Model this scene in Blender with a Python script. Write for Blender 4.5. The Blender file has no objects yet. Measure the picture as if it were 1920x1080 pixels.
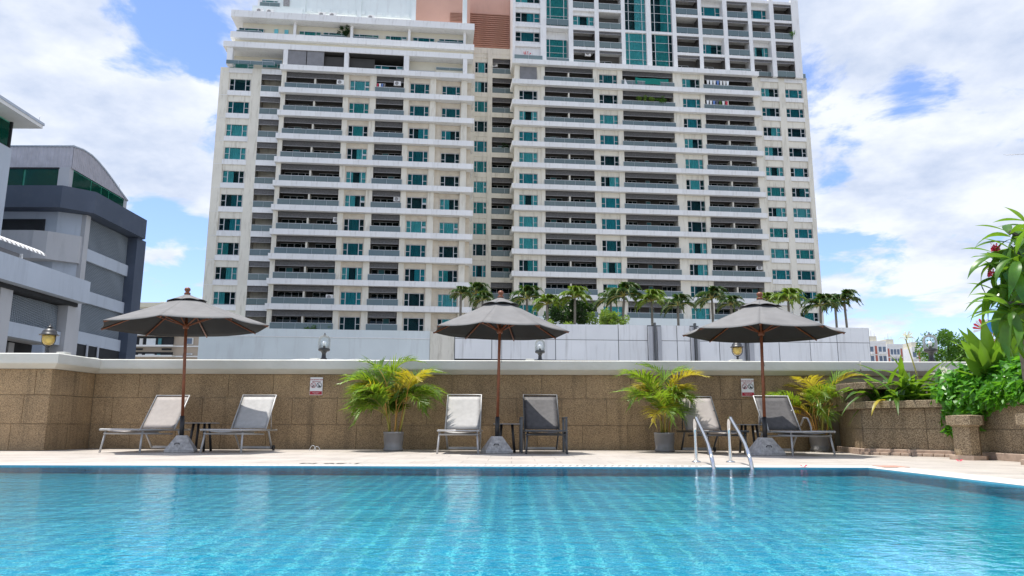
import bpy, math, random
from mathutils import Vector, Matrix, noise as mnoise
R = math.radians
sc = bpy.context.scene
col = sc.collection
random.seed(7)

# ---------------------------------------------------------------- camera
F, CX, CY, PITCH, CZ = 1400.0, 960.0, 540.0, R(10.5), 0.44
cd = bpy.data.cameras.new('camera'); cam = bpy.data.objects.new('camera', cd); col.objects.link(cam)
cd.sensor_width = 36; cd.lens = F / 1920 * 36; cd.clip_end = 6000; cd.clip_start = 0.05
cam.location = (0, 0, CZ)
cam.rotation_euler = (Matrix.Rotation(PITCH + R(90), 3, 'X') @ Matrix.Rotation(R(0.17), 3, 'Z')).to_euler()
sc.camera = cam

# ---------------------------------------------------------------- world: physical sky with broken cloud
def ray(px, py):
    u, v = (px - CX) / F, (CY - py) / F
    return Vector((u, math.cos(PITCH) - v * math.sin(PITCH), math.sin(PITCH) + v * math.cos(PITCH)))
def onY(px, py, Y):
    d = ray(px, py); return Vector((0, 0, CZ)) + d * (Y / d.y)
def onX(px, py, X):
    d = ray(px, py); return Vector((0, 0, CZ)) + d * (X / d.x)
def onZ(px, py, Z):
    d = ray(px, py); return Vector((0, 0, CZ)) + d * ((Z - CZ) / d.z)

SUN = Vector((-0.20, 0.03, 0.97)).normalized()
EL = math.asin(SUN.z); AZ = math.atan2(SUN.x, SUN.y)
w = bpy.data.worlds.new('World'); sc.world = w; w.use_nodes = True
nt = w.node_tree; nt.nodes.clear()
def N(t, ty, **kw):
    n = t.nodes.new(ty)
    for k, v in kw.items(): setattr(n, k, v)
    return n
def lk(t, a, b): t.links.new(a, b)
def mth(t, op, a, b=None, c=None, clamp=False):
    n = N(t, 'ShaderNodeMath', operation=op); n.use_clamp = clamp
    for i, x in enumerate((a, b, c)):
        if x is None: continue
        if isinstance(x, (int, float)): n.inputs[i].default_value = x
        else: lk(t, x, n.inputs[i])
    return n.outputs[0]
sky = N(nt, 'ShaderNodeTexSky', sky_type='NISHITA', sun_disc=False, sun_elevation=EL, sun_rotation=AZ, air_density=1.0, dust_density=0.35, ozone_density=1.4)
geo = N(nt, 'ShaderNodeTexCoord')
sep = N(nt, 'ShaderNodeSeparateXYZ'); lk(nt, geo.outputs['Generated'], sep.inputs[0])
den = mth(nt, 'ADD', mth(nt, 'MAXIMUM', sep.outputs[2], 0.0), 0.22)
cmb = N(nt, 'ShaderNodeCombineXYZ')
lk(nt, mth(nt, 'DIVIDE', sep.outputs[0], den), cmb.inputs[0]); lk(nt, mth(nt, 'DIVIDE', sep.outputs[1], den), cmb.inputs[1]); cmb.inputs[2].default_value = 3.7
n1 = N(nt, 'ShaderNodeTexNoise'); n1.inputs['Scale'].default_value = 3.4; n1.inputs['Detail'].default_value = 10; n1.inputs['Roughness'].default_value = 0.6; n1.inputs['Distortion'].default_value = 0.25
lk(nt, cmb.outputs[0], n1.inputs['Vector'])
n2 = N(nt, 'ShaderNodeTexNoise'); n2.inputs['Scale'].default_value = 3.6; n2.inputs['Detail'].default_value = 10; n2.inputs['Roughness'].default_value = .58
ofs = N(nt, 'ShaderNodeVectorMath', operation='ADD'); ofs.inputs[1].default_value = (5.2, 1.3, 2.0); lk(nt, cmb.outputs[0], ofs.inputs[0]); lk(nt, ofs.outputs[0], n2.inputs['Vector'])
cov = mth(nt, 'ADD', n1.outputs[0], 0.085)
# where the gaps of blue stand in the cloud (direction, radius, depth)
GAPS = [((330, 50), .045, .15), ((260, 105), .028, .12), ((385, 120), .022, .10), ((200, 35), .02, .08), ((190, 130), .02, .08), ((390, 260), .02, .06), ((300, 390), .028, .16), ((375, 440), .02, .10), ((330, 540), .035, .16), ((270, 600), .04, .15), ((5, 190), .02, .1),
        ((1715, 150), .035, .13), ((1790, 175), .02, .08), ((1555, 470), .03, .17), ((1640, 545), .035, .14), ((1750, 600), .045, .15), ((1560, 610), .03, .10), ((1860, 640), .05, .12), ((1890, 290), .03, .09), ((1560, 330), .02, .06),
        ((80, 60), .06, -.10), ((100, 250), .09, -.12), ((330, 480), .022, -.12), ((300, 200), .05, -.10), ((330, 330), .03, -.1), ((1740, 500), .045, -.10), ((1700, 300), .10, -.09), ((1620, 60), .09, -.10), ((1850, 80), .08, -.08), ((1600, 590), .025, -.08)]
for (p, rad, dep) in GAPS:
    d0 = ray(*p).normalized()
    dn = N(nt, 'ShaderNodeVectorMath', operation='DISTANCE'); lk(nt, geo.outputs['Generated'], dn.inputs[0]); dn.inputs[1].default_value = d0
    g = N(nt, 'ShaderNodeMapRange', interpolation_type='SMOOTHSTEP'); g.inputs[1].default_value = 0; g.inputs[2].default_value = rad * 1.7; g.inputs[3].default_value = dep; g.inputs[4].default_value = 0
    lk(nt, dn.outputs['Value'], g.inputs[0])
    cov = mth(nt, 'SUBTRACT', cov, g.outputs[0])
cm = N(nt, 'ShaderNodeMapRange', interpolation_type='SMOOTHSTEP'); cm.inputs[1].default_value = 0.47; cm.inputs[2].default_value = 0.59; lk(nt, cov, cm.inputs[0])
shade = N(nt, 'ShaderNodeMapRange'); shade.inputs[1].default_value = .34; shade.inputs[2].default_value = .60; lk(nt, n2.outputs[0], shade.inputs[0])
cc = N(nt, 'ShaderNodeMix', data_type='RGBA'); lk(nt, shade.outputs[0], cc.inputs[0]); cc.inputs[6].default_value = (3.1, 3.55, 4.45, 1); cc.inputs[7].default_value = (4.9, 5.1, 5.5, 1)
mixc = N(nt, 'ShaderNodeMix', data_type='RGBA'); lk(nt, mth(nt, 'MULTIPLY', cm.outputs[0], 0.96), mixc.inputs[0])
skb = N(nt, 'ShaderNodeMix', data_type='RGBA', blend_type='MULTIPLY'); skb.inputs[0].default_value = 1; skb.inputs[7].default_value = (.95, .98, 1.18, 1)
lk(nt, sky.outputs[0], skb.inputs[6]); lk(nt, skb.outputs[2], mixc.inputs[6]); lk(nt, cc.outputs[2], mixc.inputs[7])
bg = N(nt, 'ShaderNodeBackground'); bg.inputs[1].default_value = 0.12; lk(nt, mixc.outputs[2], bg.inputs[0])
wo = N(nt, 'ShaderNodeOutputWorld'); lk(nt, bg.outputs[0], wo.inputs[0])

sl = bpy.data.lights.new('sun', 'SUN'); sl.energy = 3.6; sl.angle = R(0.53); sl.color = (1, 0.96, 0.90)
sl.cycles.is_caustics_light = True
so = bpy.data.objects.new('sun', sl); col.objects.link(so); so.rotation_euler = SUN.to_track_quat('Z', 'Y').to_euler()
sc.view_settings.view_transform = 'Standard'; sc.view_settings.look = 'None'
sc.view_settings.exposure = 0.76; sc.view_settings.gamma = 1; sc.view_settings.use_curve_mapping = False
sc.cycles.use_denoising = True; sc.cycles.max_bounces = 10; sc.cycles.diffuse_bounces = 5; sc.cycles.glossy_bounces = 4
sc.cycles.transmission_bounces = 6; sc.cycles.transparent_max_bounces = 24; sc.cycles.caustics_refractive = True; sc.cycles.caustics_reflective = False
sc.cycles.sample_clamp_indirect = 8

# ---------------------------------------------------------------- materials
def mat(name, c, rough=.6, var=.12, scale=3.0, bump=0.0, bscale=40, metal=0.0, spec=.5, dirt=None, dscale=(1, 1, .2), damt=.5, trans=None, obj=False):
    m = bpy.data.materials.new(name); m.use_nodes = True; t = m.node_tree; b = t.nodes['Principled BSDF']
    b.inputs['Roughness'].default_value = rough; b.inputs['Metallic'].default_value = metal; b.inputs['Specular IOR Level'].default_value = spec
    tc = N(t, 'ShaderNodeTexCoord'); src = tc.outputs['Object']
    no = N(t, 'ShaderNodeTexNoise'); no.inputs['Scale'].default_value = scale; no.inputs['Detail'].default_value = 6; lk(t, src, no.inputs['Vector'])
    mr = N(t, 'ShaderNodeMapRange'); mr.inputs[1].default_value = .3; mr.inputs[2].default_value = .7; mr.inputs[3].default_value = 1 - var; mr.inputs[4].default_value = 1 + var; lk(t, no.outputs[0], mr.inputs[0])
    hs = N(t, 'ShaderNodeHueSaturation'); hs.inputs['Color'].default_value = (*c, 1); lk(t, mr.outputs[0], hs.inputs['Value'])
    out = hs.outputs[0]
    if obj:
        oi = N(t, 'ShaderNodeObjectInfo'); m2 = N(t, 'ShaderNodeMapRange'); m2.inputs[3].default_value = 1 - obj; m2.inputs[4].default_value = 1 + obj; lk(t, oi.outputs['Random'], m2.inputs[0])
        h2 = N(t, 'ShaderNodeHueSaturation'); lk(t, out, h2.inputs['Color']); lk(t, m2.outputs[0], h2.inputs['Value']); out = h2.outputs[0]
    if dirt:
        mp = N(t, 'ShaderNodeMapping'); mp.inputs['Scale'].default_value = dscale; lk(t, src, mp.inputs[0])
        n3 = N(t, 'ShaderNodeTexNoise'); n3.inputs['Scale'].default_value = 1.5; n3.inputs['Detail'].default_value = 8; n3.inputs['Roughness'].default_value = .65; lk(t, mp.outputs[0], n3.inputs['Vector'])
        r3 = N(t, 'ShaderNodeMapRange'); r3.inputs[1].default_value = .52; r3.inputs[2].default_value = .75; r3.inputs[3].default_value = 0; r3.inputs[4].default_value = damt; lk(t, n3.outputs[0], r3.inputs[0])
        mx = N(t, 'ShaderNodeMix', data_type='RGBA'); lk(t, r3.outputs[0], mx.inputs[0]); lk(t, out, mx.inputs[6]); mx.inputs[7].default_value = (*dirt, 1); out = mx.outputs[2]
    lk(t, out, b.inputs['Base Color'])
    if bump:
        bn = N(t, 'ShaderNodeTexNoise'); bn.inputs['Scale'].default_value = bscale; bn.inputs['Detail'].default_value = 4; lk(t, src, bn.inputs['Vector'])
        bu = N(t, 'ShaderNodeBump'); bu.inputs['Distance'].default_value = bump; lk(t, bn.outputs[0], bu.inputs['Height']); lk(t, bu.outputs[0], b.inputs['Normal'])
    if trans:
        tr = N(t, 'ShaderNodeBsdfTranslucent'); tr.inputs[0].default_value = (*trans, 1)
        if var:
            h4 = N(t, 'ShaderNodeHueSaturation'); h4.inputs['Color'].default_value = (*trans, 1); lk(t, mr.outputs[0], h4.inputs['Value']); lk(t, h4.outputs[0], tr.inputs[0])
        ms = N(t, 'ShaderNodeMixShader'); ms.inputs[0].default_value = .42; lk(t, b.outputs[0], ms.inputs[1]); lk(t, tr.outputs[0], ms.inputs[2]); lk(t, ms.outputs[0], t.nodes['Material Output'].inputs[0])
    return m
def glassy(name, tint, opacity, c=(.02, .03, .03), rough=.03, wav=0.0):
    """tinted sheet: part see-through, part dark body, with a sharp coat of reflection"""
    m = bpy.data.materials.new(name); m.use_nodes = True; t = m.node_tree; b = t.nodes['Principled BSDF']
    b.inputs['Base Color'].default_value = (*c, 1); b.inputs['Roughness'].default_value = rough; b.inputs['Specular IOR Level'].default_value = .6
    if wav:
        no = N(t, 'ShaderNodeTexNoise'); no.inputs['Scale'].default_value = .8; tc = N(t, 'ShaderNodeTexCoord'); lk(t, tc.outputs['Object'], no.inputs[0])
        bu = N(t, 'ShaderNodeBump'); bu.inputs['Distance'].default_value = wav; lk(t, no.outputs[0], bu.inputs['Height']); lk(t, bu.outputs[0], b.inputs['Normal'])
    tr = N(t, 'ShaderNodeBsdfTransparent'); tr.inputs[0].default_value = (*tint, 1)
    fr = N(t, 'ShaderNodeFresnel'); fr.inputs[0].default_value = 1.5
    a = mth(t, 'ADD', mth(t, 'MULTIPLY', fr.outputs[0], 1 - opacity), opacity, clamp=True)
    ms = N(t, 'ShaderNodeMixShader'); lk(t, a, ms.inputs[0]); lk(t, tr.outputs[0], ms.inputs[1]); lk(t, b.outputs[0], ms.inputs[2]); lk(t, ms.outputs[0], t.nodes['Material Output'].inputs[0])
    return m
def stone(name, ca, cb, cdark, scale=90, rough=.75):
    """pebble-dash aggregate: pale and brown grains in a dark matrix"""
    m = bpy.data.materials.new(name); m.use_nodes = True; t = m.node_tree; b = t.nodes['Principled BSDF']; b.inputs['Roughness'].default_value = rough
    g = N(t, 'ShaderNodeNewGeometry')
    vo = N(t, 'ShaderNodeTexVoronoi', feature='F1'); vo.inputs['Scale'].default_value = scale; lk(t, g.outputs['Position'], vo.inputs['Vector'])
    sp = N(t, 'ShaderNodeSeparateColor'); lk(t, vo.outputs['Color'], sp.inputs[0])
    rp = N(t, 'ShaderNodeValToRGB'); e = rp.color_ramp.elements
    e[0].position = 0; e[0].color = (*cdark, 1); e[1].position = 1; e[1].color = (*ca, 1)
    x = e.new(.35); x.color = (*cb, 1); x = e.new(.7); x.color = tuple(a * .75 + bb * .25 for a, bb in zip(ca, cb)) + (1,)
    lk(t, sp.outputs[0], rp.inputs[0])
    # dark matrix between the grains
    edge = N(t, 'ShaderNodeMapRange'); edge.inputs[1].default_value = .35; edge.inputs[2].default_value = .75; edge.inputs[3].default_value = 0; edge.inputs[4].default_value = .75; lk(t, vo.outputs['Distance'], edge.inputs[0])
    mx = N(t, 'ShaderNodeMix', data_type='RGBA'); lk(t, edge.outputs[0], mx.inputs[0]); lk(t, rp.outputs[0], mx.inputs[6]); mx.inputs[7].default_value = (*cdark, 1)
    no = N(t, 'ShaderNodeTexNoise'); no.inputs['Scale'].default_value = 1.3; no.inputs['Detail'].default_value = 7; no.inputs['Roughness'].default_value = .65; lk(t, g.outputs['Position'], no.inputs[0])
    mr = N(t, 'ShaderNodeMapRange'); mr.inputs[1].default_value = .3; mr.inputs[2].default_value = .7; mr.inputs[3].default_value = .78; mr.inputs[4].default_value = 1.2; lk(t, no.outputs[0], mr.inputs[0])
    oi = N(t, 'ShaderNodeObjectInfo'); m2 = N(t, 'ShaderNodeMapRange'); m2.inputs[3].default_value = .93; m2.inputs[4].default_value = 1.07; lk(t, oi.outputs['Random'], m2.inputs[0])
    mp = N(t, 'ShaderNodeMapping'); mp.inputs['Scale'].default_value = (2.6, 2.6, .28); lk(t, g.outputs['Position'], mp.inputs[0])
    n5 = N(t, 'ShaderNodeTexNoise'); n5.inputs['Scale'].default_value = 2.2; n5.inputs['Detail'].default_value = 5; lk(t, mp.outputs[0], n5.inputs[0])
    r5 = N(t, 'ShaderNodeMapRange'); r5.inputs[1].default_value = .5; r5.inputs[2].default_value = .72; r5.inputs[3].default_value = 1; r5.inputs[4].default_value = .68; lk(t, n5.outputs[0], r5.inputs[0])
    hs = N(t, 'ShaderNodeHueSaturation'); lk(t, mx.outputs[2], hs.inputs['Color']); lk(t, mth(t, 'MULTIPLY', mth(t, 'MULTIPLY', mr.outputs[0], r5.outputs[0]), m2.outputs[0]), hs.inputs['Value'])
    lk(t, hs.outputs[0], b.inputs['Base Color'])
    bu = N(t, 'ShaderNodeBump'); bu.inputs['Distance'].default_value = .004; bu.invert = True; lk(t, vo.outputs['Distance'], bu.inputs['Height']); lk(t, bu.outputs[0], b.inputs['Normal'])
    return m

M = {}
M['cream'] = mat('cream_render', (.73, .695, .60), .8, .06, .5, dirt=(.36, .32, .25), dscale=(1.6, 1.6, .25), damt=.65)
M['stucco'] = mat('cream_recess_render', (.62, .555, .45), .8, .10, .9, dirt=(.42, .32, .22), dscale=(1, 1, 1), damt=.5)
M['fascia'] = mat('white_fascia', (.78, .78, .77), .5, .04, .4, dirt=(.42, .40, .37), dscale=(2.5, 2.5, .4), damt=.5, obj=.035)
M['podium'] = mat('podium_paint', (.68, .74, .74), .6, .05, .3, dirt=(.45, .45, .45), dscale=(.9, .9, .12), damt=.4)
M['louvre'] = mat('grey_louvre', (.26, .255, .255), .6, .25, 5)
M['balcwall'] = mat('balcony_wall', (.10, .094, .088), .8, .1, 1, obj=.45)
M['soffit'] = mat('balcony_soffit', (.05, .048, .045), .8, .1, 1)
M['frame'] = mat('window_frame', (.58, .60, .61), .4, .03)
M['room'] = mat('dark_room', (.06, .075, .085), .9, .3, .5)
M['pane'] = glassy('teal_window_glass', (.62, .90, .91), .02, (.01, .035, .04), .02, .01)
M['door'] = glassy('balcony_door_glass', (.3, .5, .5), .35, (.03, .05, .055), .03, .01)
M['rail'] = glassy('balustrade_glass', (.55, .68, .68), .62, (.20, .27, .28), .08)
M['curtA'] = mat('pale_teal_curtain', (.60, .84, .84), .9, .12, 1.5)
M['curtB'] = mat('blue_curtain', (.16, .50, .56), .9, .12, 1.5)
M['curtC'] = mat('green_curtain', (.24, .54, .52), .9, .12, 1.5)
M['curtD'] = mat('white_curtain', (.8, .84, .86), .9, .08, 1.5)
M['curtE'] = mat('dull_curtain', (.08, .25, .28), .9, .15, 1.5)
M['pink'] = mat('terracotta_pink_render', (.60, .36, .28), .8, .05, .4, dirt=(.42, .26, .2), dscale=(1, 1, .2), damt=.3)
M['pinkdk'] = mat('terracotta_louvre', (.42, .23, .17), .8, .1, 1)
M['blind'] = mat('grey_blind', (.20, .20, .21), .7, .1, 2)
M['greyblue'] = mat('grey_blue_render', (.45, .505, .58), .8, .05, .3, dirt=(.22, .25, .3), dscale=(1, 1, .15), damt=.35)
M['grey'] = mat('mid_grey_render', (.45, .46, .48), .8, .05, .3, dirt=(.22, .22, .24), dscale=(1, 1, .2), damt=.35)
M['navy'] = mat('slate_blue_render', (.065, .085, .125), .7, .08, .4, dirt=(.11, .13, .17), dscale=(.6, .6, .6), damt=.5)
M['corr'] = mat('corrugated_sheet', (.40, .39, .42), .45, .12, 1.5, metal=.3)
M['green'] = glassy('green_shop_glass', (.05, .6, .42), .25, (.01, .12, .09), .05, .01)
M['teal_back'] = mat('green_blind', (.12, .50, .38), .9, .12, 2)
M['dark'] = mat('dark_opening', (.02, .022, .026), .8, .2, 1)
M['white'] = mat('white_paint', (.74, .74, .73), .55, .04, 1)
M['hoard'] = mat('hoarding_sheet', (.80, .81, .81), .6, .05, .5, dirt=(.40, .39, .37), dscale=(2.5, 2.5, .18), damt=.6, obj=.04)
M['hoardgrey'] = mat('hoarding_pier', (.42, .43, .45), .7, .1, .8, dirt=(.25, .25, .26), dscale=(3, 3, .2), damt=.6)
M['beige'] = mat('taupe_render', (.42, .35, .28), .8, .06, .5)
M['paleyel'] = mat('pale_yellow_render', (.66, .62, .5), .8, .05, .5)
M['red'] = mat('red_brick_render', (.42, .13, .09), .8, .1, .5)
M['farwin'] = mat('far_window', (.10, .14, .20), .3, .2, .2)
M['coping'] = mat('white_coping_paint', (.60, .595, .54), .65, .07, 1.5, bump=.01, bscale=7, dirt=(.42, .42, .34), dscale=(.8, .8, 2.5), damt=.5)
M['stone'] = stone('pebble_wall_panel', (.56, .40, .22), (.33, .225, .12), (.17, .115, .065), 125)
M['stone2'] = stone('pebble_planter_panel', (.50, .40, .26), (.31, .23, .14), (.12, .085, .05), 100)
M['grout'] = mat('grey_grout', (.30, .26, .19), .9, .15, 4)
M['ledge_stone'] = mat('pink_stone_plinth', (.40, .30, .23), .7, .2, 12, bump=.004, bscale=20)
M['concrete'] = mat('rough_concrete', (.42, .41, .40), .9, .28, 22, bump=.008, bscale=45, dirt=(.12, .12, .12), dscale=(6, 6, 2), damt=.6)
M['deck'] = None
M['wood'] = mat('oiled_wood', (.20, .062, .026), .45, .25, 14, bump=.001, bscale=60, spec=.5)
M['blackm'] = mat('black_metal', (.015, .015, .017), .45, .2, 8)
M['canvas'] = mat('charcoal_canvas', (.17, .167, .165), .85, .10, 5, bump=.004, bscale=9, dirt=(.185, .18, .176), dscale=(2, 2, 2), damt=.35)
M['canvas_shaded'] = mat('shaded_canvas_underside', (.032, .032, .034), .9, .1, 5)  # shade under the canopy, put into a darker copy of the canvas
M['alu'] = mat('grey_aluminium', (.42, .42, .42), .4, .08, 10, metal=.2)
M['aludk'] = mat('gunmetal_tube', (.10, .105, .11), .4, .1, 10, metal=.5)
M['sling'] = mat('taupe_sling', (.36, .325, .30), .7, .07, 14, bump=.0015, bscale=400)
M['slinglt'] = mat('pale_sling', (.44, .43, .415), .7, .08, 14, bump=.0015, bscale=400)
M['slingdk'] = mat('charcoal_sling', (.085, .08, .08), .6, .2, 16, bump=.0015, bscale=400)
M['steel'] = mat('polished_steel', (.66, .67, .68), .10, .02, 3, metal=1.0)
M['pot'] = mat('grey_plastic_pot', (.23, .225, .225), .5, .12, 5, dirt=(.35, .34, .33), dscale=(4, 4, 1), damt=.35)
M['soil'] = mat('soil', (.05, .035, .025), .95, .3, 20)
M['lampblk'] = mat('weathered_black_paint', (.028, .028, .030), .42, .3, 12)
M['amber'] = glassy('amber_lamp_glass', (.95, .78, .36), .38, (.80, .62, .22), .12)
M['clear'] = glassy('clear_lamp_glass', (.93, .95, .96), .03, (.6, .62, .62), .03)
M['bulb'] = mat('opal_bulb', (.9, .9, .88), .3, 0, 1)
M['palm'] = mat('areca_leaf', (.12, .23, .022), .42, .3, 5, trans=(.30, .44, .025), obj=.2)
M['palmy'] = mat('areca_yellow_leaf', (.38, .32, .025), .45, .25, 5, trans=(.6, .5, .03), obj=.15)
M['palmo'] = mat('areca_dry_leaf', (.36, .15, .03), .6, .25, 5, trans=(.5, .2, .02), obj=.15)
M['stalk'] = mat('areca_stalk', (.30, .27, .05), .5, .3, 9, obj=.2)
M['stalko'] = mat('areca_orange_stalk', (.42, .22, .05), .5, .25, 9, obj=.2)
M['bpalm'] = mat('royal_palm_leaf', (.035, .085, .018), .5, .35, 2, trans=(.07, .15, .015), obj=.3)
M['bpalmy'] = mat('bright_palm_leaf', (.11, .20, .02), .5, .3, 2, trans=(.24, .36, .02), obj=.2)
M['trunk'] = mat('palm_trunk', (.20, .18, .15), .9, .25, 6)
M['bark'] = mat('dark_bark', (.10, .085, .065), .9, .3, 12, bump=.004, bscale=30)
M['frang'] = mat('frangipani_leaf', (.055, .145, .018), .35, .3, 7, trans=(.2, .38, .02), obj=.35)
M['lily'] = mat('lily_leaf', (.06, .15, .018), .38, .3, 6, trans=(.20, .36, .02), obj=.3)
M['cover'] = mat('arrowhead_leaf', (.075, .25, .018), .35, .4, 11, trans=(.19, .48, .025))
M['canna'] = mat('canna_leaf', (.10, .22, .022), .4, .3, 4, trans=(.22, .40, .025), obj=.25)
M['tree'] = mat('tree_leaf', (.07, .17, .02), .45, .5, .9, trans=(.15, .32, .02))
M['treedk'] = mat('dark_tree_leaf', (.022, .055, .016), .4, .5, .9, trans=(.04, .1, .01))
M['treelt'] = mat('light_tree_leaf', (.15, .26, .045), .5, .4, .9, trans=(.3, .42, .04))
M['petal'] = mat('white_petal', (.85, .85, .78), .5, .05, 9, trans=(.8, .8, .6))
M['pinkpetal'] = mat('pink_petal', (.75, .06, .12), .5, .1, 9, trans=(.8, .1, .2))
M['signwhite'] = mat('sign_face', (.78, .78, .79), .4, .02)
M['signred'] = mat('sign_red_ink', (.38, .012, .03), .4, .02)
M['signblack'] = mat('sign_black_ink', (.02, .02, .02), .4, .02)
M['bluesign'] = mat('blue_board', (.03, .22, .55), .5, .08, 2)
M['redpaint'] = mat('red_paint', (.6, .04, .05), .5, .1, 2)
M['clothblue'] = mat('blue_cloth', (.12, .22, .5), .8, .1, 3)
M['clothteal'] = mat('teal_shade_cloth', (.015, .32, .26), .8, .15, 1, trans=(.02, .4, .3))
M['ground'] = mat('city_ground', (.26, .25, .23), .9, .2, .02)
M['roofgrey'] = mat('flat_roof', (.48, .46, .43), .9, .15, .2)

def deck_mat():
    m = bpy.data.materials.new('pale_deck_tiles'); m.use_nodes = True; t = m.node_tree; b = t.nodes['Principled BSDF']; b.inputs['Roughness'].default_value = .5
    g = N(t, 'ShaderNodeNewGeometry')
    br = N(t, 'ShaderNodeTexBrick'); br.offset = 0.5; br.inputs['Scale'].default_value = 1; br.inputs['Brick Width'].default_value = .6; br.inputs['Row Height'].default_value = .6; br.inputs['Mortar Size'].default_value = .004
    br.inputs['Color1'].default_value = (.47, .42, .37, 1); br.inputs['Color2'].default_value = (.51, .465, .415, 1); br.inputs['Mortar'].default_value = (.22, .195, .17, 1)
    lk(t, g.outputs['Position'], br.inputs['Vector'])
    no = N(t, 'ShaderNodeTexNoise'); no.inputs['Scale'].default_value = 1.6; no.inputs['Detail'].default_value = 8; no.inputs['Roughness'].default_value = .7; lk(t, g.outputs['Position'], no.inputs[0])
    mr = N(t, 'ShaderNodeMapRange'); mr.inputs[1].default_value = .3; mr.inputs[2].default_value = .7; mr.inputs[3].default_value = .72; mr.inputs[4].default_value = 1.12; lk(t, no.outputs[0], mr.inputs[0])
    hs = N(t, 'ShaderNodeHueSaturation'); lk(t, br.outputs[0], hs.inputs['Color']); lk(t, mr.outputs[0], hs.inputs['Value']); lk(t, hs.outputs[0], b.inputs['Base Color'])
    bn = N(t, 'ShaderNodeBump'); bn.inputs['Distance'].default_value = .002; lk(t, no.outputs[0], bn.inputs['Height']); lk(t, bn.outputs[0], b.inputs['Normal'])
    return m
M['deck'] = deck_mat()
M['edge'] = mat('white_pool_edge', (.66, .62, .56), .5, .08, 3, dirt=(.45, .4, .34), dscale=(3, 3, 3), damt=.4)
M['grate'] = mat('white_grate_plastic', (.74, .73, .69), .4, .05, 3)
def pool_mat(name, c1, c2, cg):
    m = bpy.data.materials.new(name); m.use_nodes = True; t = m.node_tree; b = t.nodes['Principled BSDF']; b.inputs['Roughness'].default_value = .4
    tc = N(t, 'ShaderNodeTexCoord')
    br = N(t, 'ShaderNodeTexBrick'); br.offset = 0; br.inputs['Scale'].default_value = 1; br.inputs['Brick Width'].default_value = .15; br.inputs['Row Height'].default_value = .15; br.inputs['Mortar Size'].default_value = .012; br.inputs['Mortar Smooth'].default_value = .3
    br.inputs['Color1'].default_value = (*c1, 1); br.inputs['Color2'].default_value = (*c2, 1); br.inputs['Mortar'].default_value = (*cg, 1)
    lk(t, tc.outputs['UV'], br.inputs['Vector'])
    no = N(t, 'ShaderNodeTexNoise'); no.inputs['Scale'].default_value = .9; no.inputs['Detail'].default_value = 4; lk(t, tc.outputs['UV'], no.inputs[0])
    mr = N(t, 'ShaderNodeMapRange'); mr.inputs[1].default_value = .3; mr.inputs[2].default_value = .7; mr.inputs[3].default_value = .88; mr.inputs[4].default_value = 1.12; lk(t, no.outputs[0], mr.inputs[0])
    hs = N(t, 'ShaderNodeHueSaturation'); lk(t, br.outputs[0], hs.inputs['Color']); lk(t, mr.outputs[0], hs.inputs['Value']); lk(t, hs.outputs[0], b.inputs['Base Color'])
    return m
M['poolfloor'] = pool_mat('turquoise_pool_tiles', (.010, .40, .60), (.013, .45, .66), (.30, .88, .92))
M['poolwall'] = pool_mat('blue_waterline_tiles', (.01, .20, .36), (.015, .25, .43), (.12, .42, .52))
def water_mat():
    m = bpy.data.materials.new('pool_water'); m.use_nodes = True; t = m.node_tree; t.nodes.clear()
    o = N(t, 'ShaderNodeOutputMaterial'); g = N(t, 'ShaderNodeNewGeometry')
    rf = N(t, 'ShaderNodeBsdfRefraction'); rf.inputs['Roughness'].default_value = 0; rf.inputs['IOR'].default_value = 1.33; rf.inputs['Color'].default_value = (.62, .95, 1, 1)
    gs = N(t, 'ShaderNodeBsdfGlossy'); gs.inputs['Roughness'].default_value = 0; fr = N(t, 'ShaderNodeFresnel'); fr.inputs[0].default_value = 1.33
    def wv(scale, dist, sx=1, sy=1, ds=0):
        mp = N(t, 'ShaderNodeMapping'); mp.inputs['Scale'].default_value = (sx, sy, 1); mp.inputs['Rotation'].default_value = (0, 0, .35); lk(t, g.outputs['Position'], mp.inputs[0])
        n = N(t, 'ShaderNodeTexNoise'); n.inputs['Scale'].default_value = scale; n.inputs['Detail'].default_value = 2.5; n.inputs['Distortion'].default_value = ds; lk(t, mp.outputs[0], n.inputs['Vector']); return mth(t, 'MULTIPLY', n.outputs[0], dist)
    h = mth(t, 'ADD', mth(t, 'ADD', wv(1.7, .009, .8, 1.3), wv(7.0, .0034, .8, 1.2, .6)), wv(21, .0022))
    bu = N(t, 'ShaderNodeBump'); bu.inputs['Distance'].default_value = 1.0; bu.inputs['Strength'].default_value = 1; lk(t, h, bu.inputs['Height']); 
    for q in (rf, gs, fr): lk(t, bu.outputs[0], q.inputs['Normal'])
    ms = N(t, 'ShaderNodeMixShader'); lk(t, fr.outputs[0], ms.inputs[0]); lk(t, rf.outputs[0], ms.inputs[1]); lk(t, gs.outputs[0], ms.inputs[2])
    lk(t, ms.outputs[0], o.inputs[0]); return m
M['water'] = water_mat()

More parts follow.
